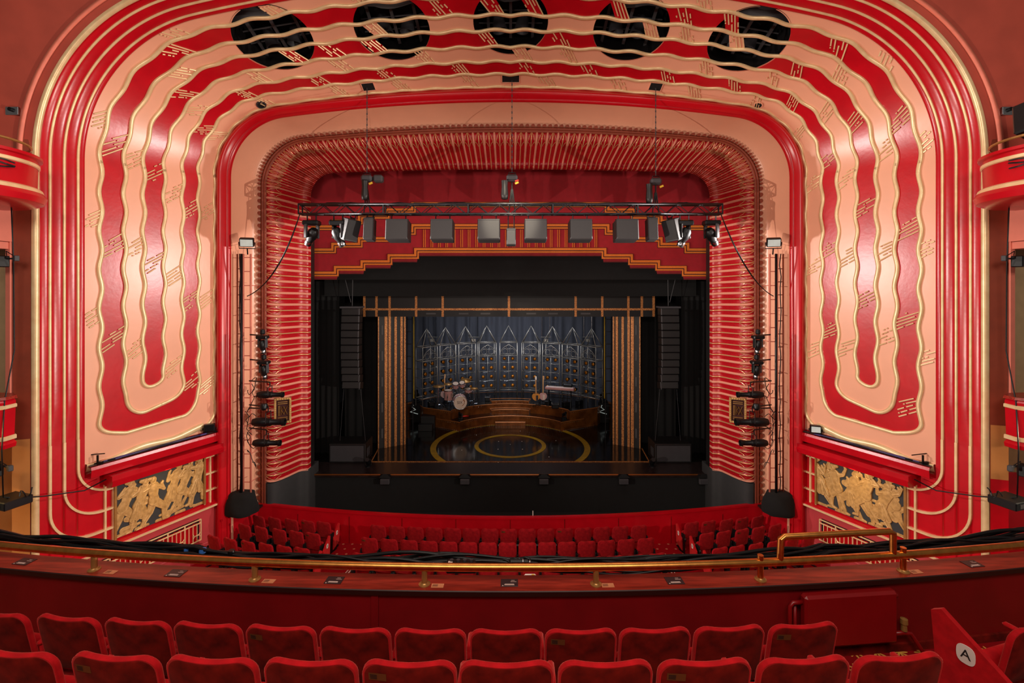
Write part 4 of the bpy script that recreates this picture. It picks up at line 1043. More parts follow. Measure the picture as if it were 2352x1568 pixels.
for px, word in ((957, 'left'), (1386, 'right')):
    p = at(px, 928, 22.3, STZ); o = thing('pedestal', TR(p), f'black cloth-covered pedestal at the {word} end of the risers', 'pedestal')
    m = MB(); m.bbox((0, 0, .43), (.42, .42, .86), .01); m.build('cover', 'black_cloth', o)
    m = MB(); m.tube([(-.1 + .05 * k * (-1) ** k, -.215, .8 - .1 * k) for k in range(5)], .02, 5); m.build('cable_loop', 'glass_pale', o)
    mover(TR((p.x, p.y, STZ + .86 + .02), 0, PI) , f'chrome and black moving light upside down on the {word} pedestal', s=.9, tilt=.3)
for px, py, word, pan in ((1058, 958, 'left', .5), (1296, 958, 'right', -.5)):
    p = at(px, py, 21.3 if px < 1100 else 21.35, STZ + .39); mover(TR(p, 0, PI), f'small moving light sitting on the {word} end of the lower riser', s=.55, tilt=.9, pan=pan)
m = MB(); m.tube([at(1062, 956, 21.3, STZ + .5), at(1070, 956, 21.35, STZ + .5), at(1076, 956, 21.5, STZ + .46)], .03, 6); tag(m.build('connector_lead', 'signal_red', smooth=True), 'orange-red connector lead beside the small light on the left lower riser', 'lead')

# ------------------------------------------------------------------ flown line arrays and subwoofers
def line_array(sx, word):
    top = pt(CX + sx * 363, 707, 17.45); o = thing('line_array', top, f'tall curved black line array of stacked speakers hanging on the {word} of the stage', 'line array', world=True)
    m = MB(); m.box((top.x, 17.45, top.z + .03), (.72, .5, .06)); m.build('fly_frame', 'dark_grey', o)
    z = top.z; y = 17.45; a = .02
    for k in range(11):
        hgt = .262; R = Matrix.Rotation(-.02 - a, 3, 'X'); c = Vector((top.x + sx * (.035 * math.sin(k / 10 * PI)), y, z - hgt / 2))
        m = MB(); m.bbox(c, (.64, .42, hgt - .012), .02, R); cb = m.build('cabinet', 'black_paint', o)
        m = MB(); m.box(c + Vector((sx * -.0 - sx * .30, -.214, 0)), (.03, .012, hgt * .8), R); m.box(c + Vector((sx * .335, -.1, .02)), (.02, .06, .04)); m.build('rigging_plate', 'dark_grey', cb)
        z -= hgt; a += .012 * k * .3; y += math.sin(a) * .08
    m = MB(); m.rod((top.x, 17.45, top.z + .05), (top.x - sx * .02, 17.45, 8.0), .014, n=5); m.rod((top.x + sx * .05, 17.45, top.z + .2), (top.x + sx * .35, 17.5, 8.0), .012, n=5); m.build('suspension_chain', 'speaker_grey', o)
    m = MB(); m.rod((top.x - .3, 17.45, z), (top.x - .45, 17.5, STZ + .65), .006, n=4); m.rod((top.x + .3, 17.45, z), (top.x + .45, 17.5, STZ + .65), .006, n=4); m.build('tie_rope', 'dark_grey', o)
    q = pt(CX + sx * 375, 1040, 17.1); o = thing('subwoofer', TR((q.x - .0, 17.1 + .45, STZ)), f'large flat black subwoofer box on the {word} side of the stage floor', 'subwoofer')
    m = MB(); m.bbox((0, 0, .33), (1.28, .9, .66), .02); m.build('cabinet', 'black_paint', o)
    m = MB(); m.box((0, -.455, .33), (1.16, .012, .54)); m.build('grille', 'dark_grey', o); m = MB(); m.box((-sx * .645, -.1, .3), (.01, .3, .3)); m.build('side_handle', 'dark_grey', o)
line_array(-1, 'left'); line_array(1, 'right')

# ------------------------------------------------------------------ truss, hoists and hung equipment
TD = 13.39; ta, tb = pt(690, 481, TD), pt(1655, 481, TD); tz = ta.z; hs = .13
o = thing('lighting_truss', (0, TD, tz), 'long black square lighting truss hanging in front of the stage opening', 'truss', world=True)
for y in (-hs, hs):
    for z in (-hs, hs): m = MB(); m.rod((ta.x, TD + y, tz + z), (tb.x, TD + y, tz + z), .026, n=8); m.build('chord', 'truss_metal', o, True)
m = MB(); n = 38; L = tb.x - ta.x
for i in range(n):
    x0, x1 = ta.x + L * i / n, ta.x + L * (i + 1) / n; up = 1 if i % 2 else -1
    for y in (-hs, hs): m.rod((x0, TD + y, tz - up * hs), (x1, TD + y, tz + up * hs), .011, n=5)
    for z in (-hs, hs): m.rod((x0, TD - up * hs, tz + z), (x1, TD + up * hs, tz + z), .010, n=5)
for x in [ta.x, tb.x] + [ta.x + L * k / 5 for k in range(1, 5)]:
    for y in (-hs, hs): m.rod((x, TD + y, tz - hs), (x, TD + y, tz + hs), .022, n=6)
    for z in (-hs, hs): m.rod((x, TD - hs, tz + z), (x, TD + hs, tz + z), .022, n=6)
m.build('lacing', 'truss_metal', o)
for ci in range(3):
    r_ = random.Random(ci); m = MB(); m.tube([(ta.x + .3 + (L - .6) * k / 50, TD + .08 * math.sin(k * .9 + ci), tz + hs + .03 + .02 * r_.random() - (.06 if r_.random() < .15 else 0)) for k in range(51)], .012, 5)
    tag(m.build('truss_cable', 'black_metal', smooth=True), 'black power cable laid along the top of the truss', 'cable', 'cables along the truss')
def hook(mb, x, z0, z1, y=0): mb.rod((x, y, z0), (x, y, z1), .018, n=6); mb.box((x, y, z0), (.07, .07, .08))
def hung_speaker(px, py, w, h, label, d=.5, tilt=.12, rz=0, roll=0, nm='hung_speaker', group=None):
    c = pt(px, py, TD - .1); o = thing(nm, TR((c.x, TD, c.z + h / 2), rz, -tilt, roll), label, 'speaker', group)
    m = MB(); m.bbox((0, 0, -h / 2), (w, d, h), .02); m.build('cabinet', 'speaker_dark', o)
    m = MB(); m.bbox((0, -d / 2 - .008, -h / 2 - .01), (w * .94, .02, h * .90), .008); m.build('grille', 'speaker_grey', o)
    m = MB(); m.box((0, -d / 2 - .02, -.03), (w * .96, .012, .03)); m.build('top_trim', 'dark_grey', o)
    m = MB(); Minv = (TR((c.x, TD, c.z + h / 2), rz, -tilt, roll)).inverted()
    for s_ in (-1, 1):
        a = Vector((s_ * w * .32, 0, 0)); b = Minv @ Vector((c.x + s_ * w * .32, TD, tz - hs)); m.rod(a, b, .016, n=5); m.box(b, (.07, .08, .08))
    m.rod((-w * .45, 0, .03), (w * .45, 0, .03), .02, n=6); m.build('clamp', 'truss_metal', o)
mat('speaker_dark', '2A282A', .6, var=.15)
gsp = 'six square speakers under the truss'
for i, px in enumerate((914, 1016, 1123, 1230, 1333, 1438)):
    hung_speaker(px, 530, .60, .56, f'grey-fronted square speaker hanging under the truss, {ORD[i]} from the left of the six', group=gsp)
hung_speaker(1174, 545, .25, .45, 'small narrow grey speaker hanging under the middle of the truss', d=.25)
hung_speaker(848, 527, .26, .60, 'tall narrow dark speaker hanging upright, left of the square speakers', d=.35)
hung_speaker(1498, 527, .26, .60, 'tall narrow dark speaker hanging upright, right of the square speakers', d=.35)
hung_speaker(808, 528, .28, .60, 'tall speaker tilted outward on the left part of the truss', d=.4, rz=-.7, roll=.25, tilt=.1)
hung_speaker(1541, 528, .28, .60, 'tall speaker tilted outward on the right part of the truss', d=.4, rz=.7, roll=-.25, tilt=.1)
for px, py, lab, pan, tilt in ((716, 508, 'moving spotlight at the left end of the truss', .9, .75), (777, 508, 'second moving spotlight from the left end of the truss', -.6, .5), (1572, 508, 'second moving spotlight from the right end of the truss', .6, .5), (1634, 508, 'moving spotlight at the right end of the truss', -.9, .75)):
    c = pt(px, py, TD); o = mover(TR((c.x, TD, c.z + .02)), lab, s=1.15, tilt=tilt, pan=pan)
    m = MB()
    for s_ in (-1, 1): m.rod((s_ * .12, 0, 0), (s_ * .12, 0, tz - hs - c.z - .02), .02, n=5); m.box((s_ * .12, 0, tz - hs - c.z - .02), (.06, .08, .08))
    m.build('clamp', 'truss_metal', o)
def AT0(px, py):                                   # point of the shell under a pixel
    s, w = S_C, .1
    for _ in range(40):
        e = 1e-3; a, b = proj(P0(s, w)); a1, b1 = proj(P0(s + e, w)); a2, b2 = proj(P0(s, w + e))
        J = [[(a1 - a) / e, (a2 - a) / e], [(b1 - b) / e, (b2 - b) / e]]; det = J[0][0] * J[1][1] - J[0][1] * J[1][0]
        dx, dy = px - a, py - b; s += max(-1, min(1, (dx * J[1][1] - dy * J[0][1]) / det)); w += max(-.1, min(.1, (dy * J[0][0] - dx * J[1][0]) / det))
    return s, w
for i, (px, py, hx, hy, hw) in enumerate(((843, 410, 846, 198, .32), (1176, 409, 1173, 179, .46), (1506, 417, 1506, 198, .32))):
    c = pt(px, py, TD); word = ['left', 'middle', 'right'][i]; s, w = AT0(hx, hy); top = P0(s, w)
    o = thing('chain_hoist', TR(c), f'{word} electric chain hoist with a black chain bag above the truss', 'chain hoist', 'three hoists carrying the truss', world=False)
    m = MB(); m.bbox((0, 0, 0), (.30, .22, .19), .05); m.build('motor', 'dark_grey', o)
    m = MB(); m.tube([(-.1, 0, .1), (-.08, 0, .15), (.08, 0, .15), (.1, 0, .1)], .012, 5); m.build('handle', 'black_metal', o)
    sx = -1 if i else 0; m = MB(TR((-.2 if i else -.03, -.1, -.15))); m.lathe([(.09, .06), (.08, -.1), (.1, -.32), (.085, -.44), (0, -.46)], 12); m.build('chain_bag', 'black_paint', o, True)
    m = MB(); m.rod((0, 0, -.1), (0, 0, tz + hs - c.z), .022, n=6)
    for s_ in (-1, 1): m.rod((s_ * .02, 0, -.3), (s_ * .09, 0, tz - hs - c.z), .018, n=6)
    m.build('steel_sling', 'black_metal', o)
    m = MB(); z0 = .15; z1 = top.z - c.z + .35; nl = int((z1 - z0) / .075)
    for k in range(nl):
        z = z0 + (z1 - z0) * k / nl; m.box((0, 0, z + .035), (.03 if k % 2 else .012, .012 if k % 2 else .03, .065))
    m.build('chain', 'speaker_grey', o)
    m = MB(); m.box((.13, -.1, -.15), (.1, .03, .05), Matrix.Rotation(-.4, 3, 'Y')); m.build('yellow_tag', 'yellow', o)
    if i == 1: m = MB(); m.box((.13, -.1, -.09), (.1, .03, .04), Matrix.Rotation(-.3, 3, 'Y')); m.build('red_tag', 'signal_red', o)
    if i == 0: m = MB(); m.bbox((.3, .05, 0), (.26, .22, .2), .04); m.build('spare_motor', 'speaker_grey', o)
    # hatch in the arch above
    e = .01; nrm = (P0(s + e, w) - P0(s - e, w)).cross(P0(s, w + e) - P0(s, w - e)).normalized(); nrm = nrm if nrm.y < 0 else -nrm
    t = (P0(s + e, w) - P0(s - e, w)).normalized(); u = nrm.cross(t)
    o = thing('ceiling_hatch', Matrix.Translation(top) @ Matrix([t, u, nrm]).transposed().to_4x4(), f'small rectangular hatch in the arch where the {word} hoist chain passes through', 'hatch')
    m = MB(); m.box((0, 0, .004), (hw, .26, .02)); m.build('dark_opening', 'black_cloth', o)
    m = MB()
    for a_, b_, c_, d_ in ((0, .14, hw + .04, .02), (0, -.14, hw + .04, .02), (hw / 2 + .01, 0, .02, .28), (-hw / 2 - .01, 0, .02, .28)): m.box((a_, b_, .015), (c_, d_, .03))
    m.build('hatch_rim', 'peach_paint', o)
for px, py, word in ((600, 240, 'left'), (1741, 241, 'right')):
    s, w = AT0(px, py); e = .01; top = P0(s, w); nrm = (P0(s + e, w) - P0(s - e, w)).cross(P0(s, w + e) - P0(s, w - e)).normalized(); nrm = nrm if nrm.y < 0 else -nrm
    t = (P0(s + e, w) - P0(s - e, w)).normalized()
    o = thing('vent', Matrix.Translation(top) @ Matrix([t, nrm.cross(t), nrm]).transposed().to_4x4(), f'small round black vent in the {word} shoulder of the arch', 'vent')
    m = MB(); m.lathe([(0, .01), (.1, .012)], 20); m.build('dark_opening', 'black_cloth', o)
    m = MB(); m.lathe([(.1, .0), (.1, .03), (.125, .03), (.13, 0)], 20); m.build('rim', 'dark_grey' if px < 1000 else 'peach_paint', o)

# ------------------------------------------------------------------ side lighting ladders
def profile_spot(M, label, group, s=1.0):
    o = thing('profile_spotlight', M, label, 'spotlight', group)
    A = Matrix.Rotation(PI / 2, 4, 'Y')
    m = MB(A); m.lathe([(0, -.36 * s), (.07 * s, -.34 * s), (.1 * s, -.25 * s), (.1 * s, -.05 * s), (.085 * s, -.02 * s), (.085 * s, .06 * s)], 16); m.build('lamp_housing', 'black_metal', o, 'auto')
    m = MB(A); m.lathe([(.085 * s, .05 * s), (.065 * s, .08 * s), (.065 * s, .3 * s), (.08 * s, .31 * s), (.08 * s, .37 * s), (.06 * s, .37 * s), (.05 * s, .3 * s)], 16); m.build('lens_tube', 'black_metal', o, 'auto')
    m = MB(); m.tube([(0, -.12 * s, 0), (0, -.12 * s, .22 * s), (0, .12 * s, .22 * s), (0, .12 * s, 0)], .012, 5); m.rod((0, 0, .22 * s), (0, 0, .34 * s), .016, n=6); m.build('yoke', 'black_metal', o)
    m = MB(); m.tube([(-.34 * s, 0, 0), (-.45 * s, .03, -.08), (-.5 * s, .02, .05), (-.42 * s, 0, .16), (-.5 * s, 0, .3)], .01, 5); m.build('lead', 'black_metal', o)
    return o
for sx, word in ((-1, 'left'), (1, 'right')):
    LD = 13.78; xl = 5.0
    X = lambda px: (CX + sx * (px - 0) - CX) / F * LD
    x_in, x_mid, x_shadow = X(596), X(613), X(627)
    zb, zt2 = 1.35, pt(0, 583, LD).z
    o = thing('lighting_ladder', Vector((x_mid, LD, zb)), f'tall slim lighting ladder tower against the {word} cove, topped by a floodlight', 'lighting ladder', 'the two lighting ladders', world=True)
    for x, mt, r, nmm in ((x_in, 'salmon_wall', .026, 'rail'), (x_mid, 'salmon_wall', .026, 'rail'), (x_shadow, 'brown_paint', .022, 'rail'), (X(607) if sx > 0 else X(614), 'black_metal', .032, 'black_pole')):  # outermost brown rail is the ladder's cast shadow built as a rod
        m = MB(); m.rod((x, LD - (.08 if r > .03 else 0), zb), (x, LD - (.08 if r > .03 else 0), zt2), r, n=8); m.build(nmm, mt, o, True)
    m = MB(); nrg = 18
    for k in range(nrg):
        z = zb + .2 + (zt2 - zb - .3) * k / (nrg - 1); m.rod((x_in, LD, z), (x_mid, LD, z), .014, n=5)
        if k % 2: m.rod((x_in, LD, z), (x_in, LD + .35, z), .012, n=5)
    m.build('rungs', 'salmon_wall', o)
    m = MB()
    for k in range(nrg * 1): z = zb + .35 + (zt2 - zb - .4) * k / nrg; m.rod((x_mid, LD, z), (x_shadow, LD + .05, z), .013, n=5)
    m.build('rungs_shadow', 'brown_paint', o)  # brown rungs drawn for the ladder's shadow on the cove
    for k in range(1):
        m = MB(); rr = random.Random(k + (sx > 0) * 7); m.tube([(x_mid + sx * (.03 + .05 * rr.random()) - sx * .12 * k, LD - .06, zb + (zt2 - zb) * j / 22) for j in range(23)], .014, 5); m.build('taped_cable', 'black_metal', o, True)
    fl_ = pt(CX + sx * 605, 556, LD - .15)
    f = thing('floodlight', TR(fl_, sx * -.35, .35), f'square floodlight with a pale glass front on top of the {word} ladder', 'floodlight')
    m = MB(); m.bbox((0, 0, 0), (.36, .16, .24), .02); m.build('housing', 'black_metal', f)
    m = MB(); m.box((0, -.085, 0), (.31, .01, .19)); m.build('glass', 'glass_pale', f)
    m = MB(); m.tube([(-.2, 0, 0), (-.2, 0, -.18), (.2, 0, -.18), (.2, 0, 0)], .014, 5); m.rod((0, 0, -.18), (0, 0.02, -.36), .018, n=6); m.build('bracket', 'black_metal', f)
    b = thing('cloth_bag', TR((X(617), LD + .0, 1.08)), f'black cloth bag bundled round the foot of the {word} lighting ladder', 'cloth bag')
    m = MB(); rows = []
    for z, r in ((0, .40), (.03, .43), (.15, .44), (.32, .42), (.46, .36), (.56, .33), (.60, .2), (.61, 0)):
        rows.append([Vector((r * (1 + .08 * math.sin(a * 5 + z * 7)) * math.cos(a), .8 * r * (1 + .1 * math.sin(a * 4 + z * 9)) * math.sin(a), z)) for a in [2 * PI * k / 28 for k in range(28)]])
    m.grid(rows, wrap=True); m.build('cloth', 'black_cloth', b, True)
    m = MB(); m.box((sx * 7.45, 14.12, 1.05), (.5, .4, .05)); tag(m.build('ladder_ledge', 'black_paint'), f'black ledge under the {word} lighting ladder', 'ledge')
    gg = f'fixtures on the {word} ladder'
    for k, (dx, py) in enumerate(((569, 770), (566, 828))):
        c = pt(CX + sx * dx, py, 13.55); q = mover(TR((c.x, 13.55, c.z)), f'{ORD[k]} moving light from the top of the {word} ladder, on a short arm', group=gg, s=.8, tilt=.15, pan=sx * .3)
        m = MB(); m.rod((0, 0, 0), (sx * (abs(x_in) - abs(c.x)), .2, .0), .02, n=6); m.lathe([(0, .2), (.06, .18), (.07, .08), (.05, .05), (0, .05)], 10, (.0, 0, -.02)); m.build('arm', 'black_metal', q)
    for k, (dx, py, s) in enumerate(((552, 906, 1.0), (556, 969, 1.25), (560, 1017, 1.05))):
        c = pt(CX + sx * dx, py, 13.5); q = profile_spot(TR((c.x, 13.5, c.z), 0 if sx < 0 else PI, 0), f'{["upper", "middle", "lowest"][k]} long black profile spotlight on the {word} ladder, aimed at the stage', gg, s)
        m = MB(); lx = -(abs(x_in) - abs(c.x)); m.rod((0, 0, .34 * s), (lx, (.2 if sx < 0 else -.2), .34 * s), .018, n=6); m.build('arm', 'black_metal', q)
    c = pt(CX + sx * 566, 935, 13.5); q = thing('scroller_unit', TR(c), f'small black control unit between the spotlights of the {word} ladder', 'control unit', gg)
    m = MB(); m.lathe([(0, .1), (.08, .1), (.1, .06), (.1, -.02), (.05, -.08), (0, -.08)], 12); m.build('unit', 'black_metal', q, 'auto')
    m = MB(); m.rod((0, 0, -.04), (-(abs(x_in) - abs(c.x)) * (1 if sx < 0 else -1), .25, -.08), .02, n=6); m.build('arm', 'black_metal', q)
    for k in range(5):
        rr = random.Random(k * 3 + (sx > 0)); z = 2.4 + .5 * k; m = MB(); m.tube([(x_in + sx * (-.25 * math.sin(j * .6 + k)) * .5 - sx * .1, 13.6 + .08 * rr.random(), z + .14 * math.cos(j * .9) + .05 * j) for j in range(10)], .01, 5)
        tag(m.build('tangled_lead', 'black_metal', smooth=True), f'tangled black lead hanging among the {word} ladder spotlights', 'lead', f'tangled leads on the {word} ladder')
    # swag of cable from the truss end to the ladder
    e0 = pt(CX + sx * 482, 487, TD); e1 = pt(CX + sx * 604, 680, LD); mid = pt(CX + sx * (528 if sx < 0 else 540), 645, 13.5)
    for dk in (0, .05):
        m = MB(); m.tube([e0 * (1 - t) ** 2 + mid * 2 * t * (1 - t) + e1 * t * t + Vector((sx * dk * math.sin(t * 3), 0, -dk * math.sin(PI * t))) for t in [k / 16 for k in range(17)]], .013, 5)
        tag(m.build('swagged_cable', 'black_metal', smooth=True), f'black cable swagged from the {word} truss end down to the ladder', 'cable', f'swagged cables on the {word}')
    # gilt frame plaque on the fluted cove
    c = pt(CX + sx * 522, 942, 14.3); o = thing('gilt_plaque', TR((c.x, 14.28, c.z), sx * -.45), f'small gilt-framed openwork plaque with letter-like bars on the {word} fluted cove', 'plaque')
    W_, H_ = .40, .68; fr = MB()
    for k in range(34):
        t = k / 34 * 2 * (W_ + H_)
        if t < W_: p = (-W_ / 2 + t, H_ / 2)
        elif t < W_ + H_: p = (W_ / 2, H_ / 2 - (t - W_))
        elif t < 2 * W_ + H_: p = (W_ / 2 - (t - W_ - H_), -H_ / 2)
        else: p = (-W_ / 2, -H_ / 2 + (t - 2 * W_ - H_))
        fr.bbox((p[0], -.03, p[1]), (.055, .04, .055), .012)
    for s_ in (-1, 1): fr.box((s_ * W_ / 2, 0, 0), (.06, .05, H_ + .06)); fr.box((0, 0, s_ * H_ / 2), (W_ + .06, .05, .06))
    fr.build('frame', 'relief_gold', o)
    m = MB(); m.box((0, .02, 0), (W_, .02, H_)); m.build('dark_ground', 'valance_dark', o)
    m = MB()
    for s_ in (-1, 1):
        for j in (0, 1): m.box((.0, -.01, s_ * (.20 + .05 * j)), (.26, .02, .018))
    for x in (-.11, -.08): m.box((x, -.01, 0), (.012, .02, .3))
    for x in (0, .0): m.rod((.02, -.01, .12), (.12, -.01, -.12), .01, n=4); m.rod((.12, -.01, .12), (.02, -.01, -.12), .01, n=4); m.tube([(-.04, -.01, -.12), (-.04, -.01, .12), (.03, -.01, .1), (-.03, -.01, 0), (.04, -.01, -.12)], .01, 4)
    m.build('openwork', 'dull_brass', o)
# ------------------------------------------------------------------ orchestra pit wall
PZ = ZC - 6.6
pw = [(-7.93, 13.5), (-7.84, 13.75), (-7.66, 14.15), (-7.42, 14.47)] + [(x, 14.02 + x * x / 112) for x in [-7.0 + k * .7 for k in range(21)]] + [(7.42, 14.47), (7.66, 14.15), (7.84, 13.75), (7.93, 13.5)]
ph_ = lambda x: PZ + .18 * min(1, (x / 7.3) ** 2)
o = thing('pit_wall', (0, 14.0, 0), 'low curved red wall dividing the stalls from the orchestra pit', 'low wall', world=True)
m = MB(); m.grid([[Vector((x, y - .0, 0)), Vector((x, y, ph_(x) - .07)), Vector((x, y - .03, ph_(x) - .06)), Vector((x, y - .03, ph_(x))), Vector((x, y + .08, ph_(x))), Vector((x, y + .08, 0))] for x, y in pw]); m.build('red_panelling', 'red_paint', o)
for k in range(-4, 5): x = k * 1.55; y = 14.02 + x * x / 112; m = MB(); m.box((x, y - .003, (PZ - .07) / 2), (.012, .012, PZ - .08)); m.build('panel_joint', 'velvet_back', o)
m = MB(); q = pt(1224, 1184, 14.1); m.box((q.x, 14.12, PZ + .06), (.02, .02, .14)); tag(m.build('white_marker', 'label_white'), 'tiny white marker post standing on the pit wall near its middle', 'marker')

# ------------------------------------------------------------------ velvet seats
def rr_outline(w, h, r, n=7, sag=.012, inset=0):
    pts = []; hw = w / 2 - inset; r = max(.01, r - inset * .5); rb = .03
    for cx, cz, a0, rad in ((hw - r, h - inset - r, 0, r), (-(hw - r), h - inset - r, PI / 2, r), (-(hw - rb), inset * .5 + rb, PI, rb), (hw - rb, inset * .5 + rb, 1.5 * PI, rb)):
        for k in range(n):
            a = a0 + PI / 2 * k / (n - 1); pts.append((cx + rad * math.cos(a), cz + rad * math.sin(a)))
            if a0 == 0 and k == n - 1:
                for j in range(1, 6): x = cx + (-2 * cx) * j / 6; pts.append((x, h - inset - sag * math.sin(PI * j / 6)))
    return pts
def seat(name, M, label, group, w=.49, hb=.45, z0=.42, tilt=.2, curve=.35, back='velvet_back', vel='velvet_red', standard=True, arm=True, sticker=False, cat='chair', hi=True):
    o = thing(name, M, label, cat, group); n = 7 if hi else 4
    def mp(x, z, y): return Vector((x, y + curve * x * x - tilt * z, z0 + z * math.cos(tilt)))
    def loft(rings, mt, nm, cap0=True):
        m = MB(); rows = []
        for ins, y in rings: rows.append([mp(x, z, y) for x, z in rr_outline(w, hb, .085, n, inset=ins)])
        m.grid(rows, wrap=True)
        if cap0:
            o_ = rr_outline(w, hb, .085, n, inset=rings[0][0]); cx, cz = 0, hb / 2
            rows = [[mp(cx + (x - cx) * s, cz + (z - cz) * s, rings[0][1]) for x, z in o_] for s in (1, .66, .33, 0)]; m.grid(rows, wrap=True)
            o_ = rr_outline(w, hb, .085, n, inset=rings[-1][0]); rows = [[mp(cx + (x - cx) * s, cz + (z - cz) * s, rings[-1][1] + .01 * (1 - s)) for x, z in o_] for s in (1, .66, .33, 0)]; m.grid(rows, wrap=True)
        return m.build(nm, mt, o, 'auto' if not hi else True)
    loft([(.012, -.028), (.006, -.031), (.002, -.028), (.006, -.022), (.001, -.015), (0, -.004), (.003, .006), (.014, .014)] if hi else [(.008, -.03), (0, -.015), (0, .005), (.012, .02)], vel, 'backrest')
    m = MB(); o_ = rr_outline(w, hb, .085, n, inset=.014); rows = [[mp(x * s, hb / 2 + (z - hb / 2) * s, -.029 if s == 1 else -.033) for x, z in o_] for s in (1, .97, .6, .3, 0)]; m.grid(rows, wrap=True); m.build('back_panel', back, o, True)
    m = MB(); m.bbox((0, .10, .36), (w - .05, .1, .40), .035, Matrix.Rotation(-.12, 3, 'X')); m.build('tip_up_seat', vel, o, True)
    if standard:
        for s_ in (-1, 1):
            m = MB(); m.bbox((s_ * (w / 2 + .012), .0 if not hi else .05, .24 if hi else .30), (.03, .16, .46 if hi else .5), .012); m.box((s_ * (w / 2 + .005), .05, .01), (.05, .3, .02)); m.lathe([(0, -.022), (.06, -.022), (.06, .022), (0, .022)], 10, (s_ * (w / 2 + .012), -.05, .40), Matrix.Rotation(PI / 2, 3, 'Y')); m.build('standard', 'black_metal', o)
    if arm:
        m = MB(); m.bbox((w / 2 + .005, .12, .60), (.045, .26, .035 if hi else .05), .014); m.bbox((w / 2 + .005, .03, .5), (.035, .05, .2), .012); m.build('armrest', vel, o, True)
    if sticker: add_sticker(o, w, hb, mp, hi)
    return o
def add_sticker(o, w, hb, mp, hi=True, big=True):
    m = MB(); x0, z1 = -w / 2 + .04, hb - .06; ww, hh = .095, .045
    m.grid([[mp(x, z, -.0345) for z in (z1, z1 - hh)] for x in (x0, x0 + ww)]); st_ = m.build('sticker', 'sticker_dull', o)
    m = MB()
    for k in range(3): m.grid([[mp(x, z1 - .010 - .010 * k - dz, -.0355) for dz in (0, .005)] for x in (x0 + .008, x0 + .045)])
    m.build('printed_lines', 'ink', st_)
def seat_M(x, y, z, rz): return TR((x, y, z), rz)
def end_panel(M, letter, label, flip=1):
    o = thing('aisle_end_panel', M, label, 'seat end panel')
    m = MB(); poly = [(-.18, 0.05), (.22, .1), (.26, .62), (.20, .66), (-.16, .40)]
    m.prism(poly, lambda y, z: Vector((-.02, y, z)), lambda y, z: Vector((.02, y, z))); m.build('velvet_side', 'velvet_red', o)
    m = MB(); m.box((0, .0, .06), (.035, .12, .12)); m.box((0, .04, .01), (.05, .3, .02)); m.build('foot', 'black_metal', o)
    m = MB(); out = []
    for k in range(24):
        a = 2 * PI * k / 24; c, s = math.cos(a), math.sin(a); out.append((.06 + .052 * abs(c) ** .7 * (1 if c > 0 else -1), .44 + .062 * abs(s) ** .7 * (1 if s > 0 else -1)))
    m.prism(out, lambda y, z: Vector((flip * .021, y, z)), lambda y, z: Vector((flip * .026, y, z))); m.build('letter_plate', 'label_white', o)
    R = Matrix(((0, 0, flip, flip * .027), (flip, 0, 0, .06), (0, 1, 0, .44), (0, 0, 0, 1)))
    text_mesh(letter, .085, R, 'letter', 'ink', o, extrude=.001)
    return o
# circle seats: row A then row B (nearest)
rowA = [-10, 150, 310, 472, 641, 813, 987, 1162, 1335, 1507, 1679, 1850]; rowB = [25, 257, 480, 709, 938, 1163, 1393, 1623, 1853, 2073]
protoS = protoP = None
def place(proto, M, label, group): return dup(proto, M, label, group)
def near_row(cs, Dc, zt, width, proto, stick, rowname, gname):
    for i, px in enumerate(cs):
        x = (px - CX) / F * Dc; D = Dc + x * x / (68 if Dc > 3 else 90); x = (px - CX) / F * D; rz = x / 24
        z = ZC + zt - .862; n = len(cs); nearc = abs(i - (n - 1) / 2)
        sideword = f'{ORD[i]} from the left' if i < n - 3 else ('rightmost' if i == n - 1 else ('second from the right' if i == n - 2 else 'third from the right'))
        lab = f'red velvet chair in the {rowname}, {sideword}' + (', sticker on back' if i in stick else '')
        M = seat_M(x, D + .105, z, rz)
        proto[1 if i in stick else 0](M, lab, gname)
pr = {}
def maker(key, **kw):
    def f(M, lab, grp):
        if key in pr: return dup(pr[key], M, lab, grp)
        pr[key] = seat('theatre_chair', M, lab, grp, **kw); return pr[key]
    return f
near_row(rowA, 3.35, -2.352, .49, (maker('A0', w=.497), maker('A1', w=.497, sticker=True)), (4, 8, 11), 'balcony front row', 'balcony front row seats')
near_row(rowB, 2.54, -1.95, .49, (maker('A0'), maker('A1')), (1, 4, 7), 'nearest balcony row', 'nearest balcony row seats')
# angled seat and lettered end panel on the right
c = pt(2335, 1425, 3.5); o = maker('A0')(seat_M(3.66, 3.52, c.z - .84, .28), 'red velvet chair turned inward at the far right beyond the aisle', 'balcony front row seats')
end_panel(TR((3.24, 3.40, c.z - .665), .40) @ Matrix.Scale(1.05, 4), 'A', 'red velvet aisle end panel with a white plate lettered A at the far right', -1)
# stalls
SR = [(13.32, -6.6, 0.0), (12.47, -6.53, .07), (11.62, -6.46, .15)]
def stall_row(ri, pxs, block, stick=(), fac=1.0, names=None):
    Dc, zt, zf = SR[ri]; rname = ['front', 'second', 'third'][ri]
    for i, px in enumerate(pxs):
        D = Dc
        for _ in range(8): x = (px - CX) / F * D; D = Dc + x * x / (70 if ri == 0 else 56)
        rz = x / 28 * 1.6
        lab = f'{"faded " if (block == "centre" and ri == 1 and i in (10, 11, 13)) else ""}red stalls chair, {ORD[i]} from left in {rname} row of {block} block'
        mk = maker('S1' if i in stick else 'S0', w=.455, hb=.47, z0=.40, back='stalls_velvet', vel='stalls_velvet', hi=False, curve=.2, tilt=.15, sticker=(i in stick), arm=False)
        mk(seat_M(x, D + .1, ZC + zt - .865, rz), lab, f'seats of the {block} stalls block')
stall_row(0, [848 + 20 + (1468 - 868) * k / 14 for k in range(15)], 'centre', (7, 10))
stall_row(1, [848 + (1484 - 848) * k / 14 for k in range(15)], 'centre', (0,))
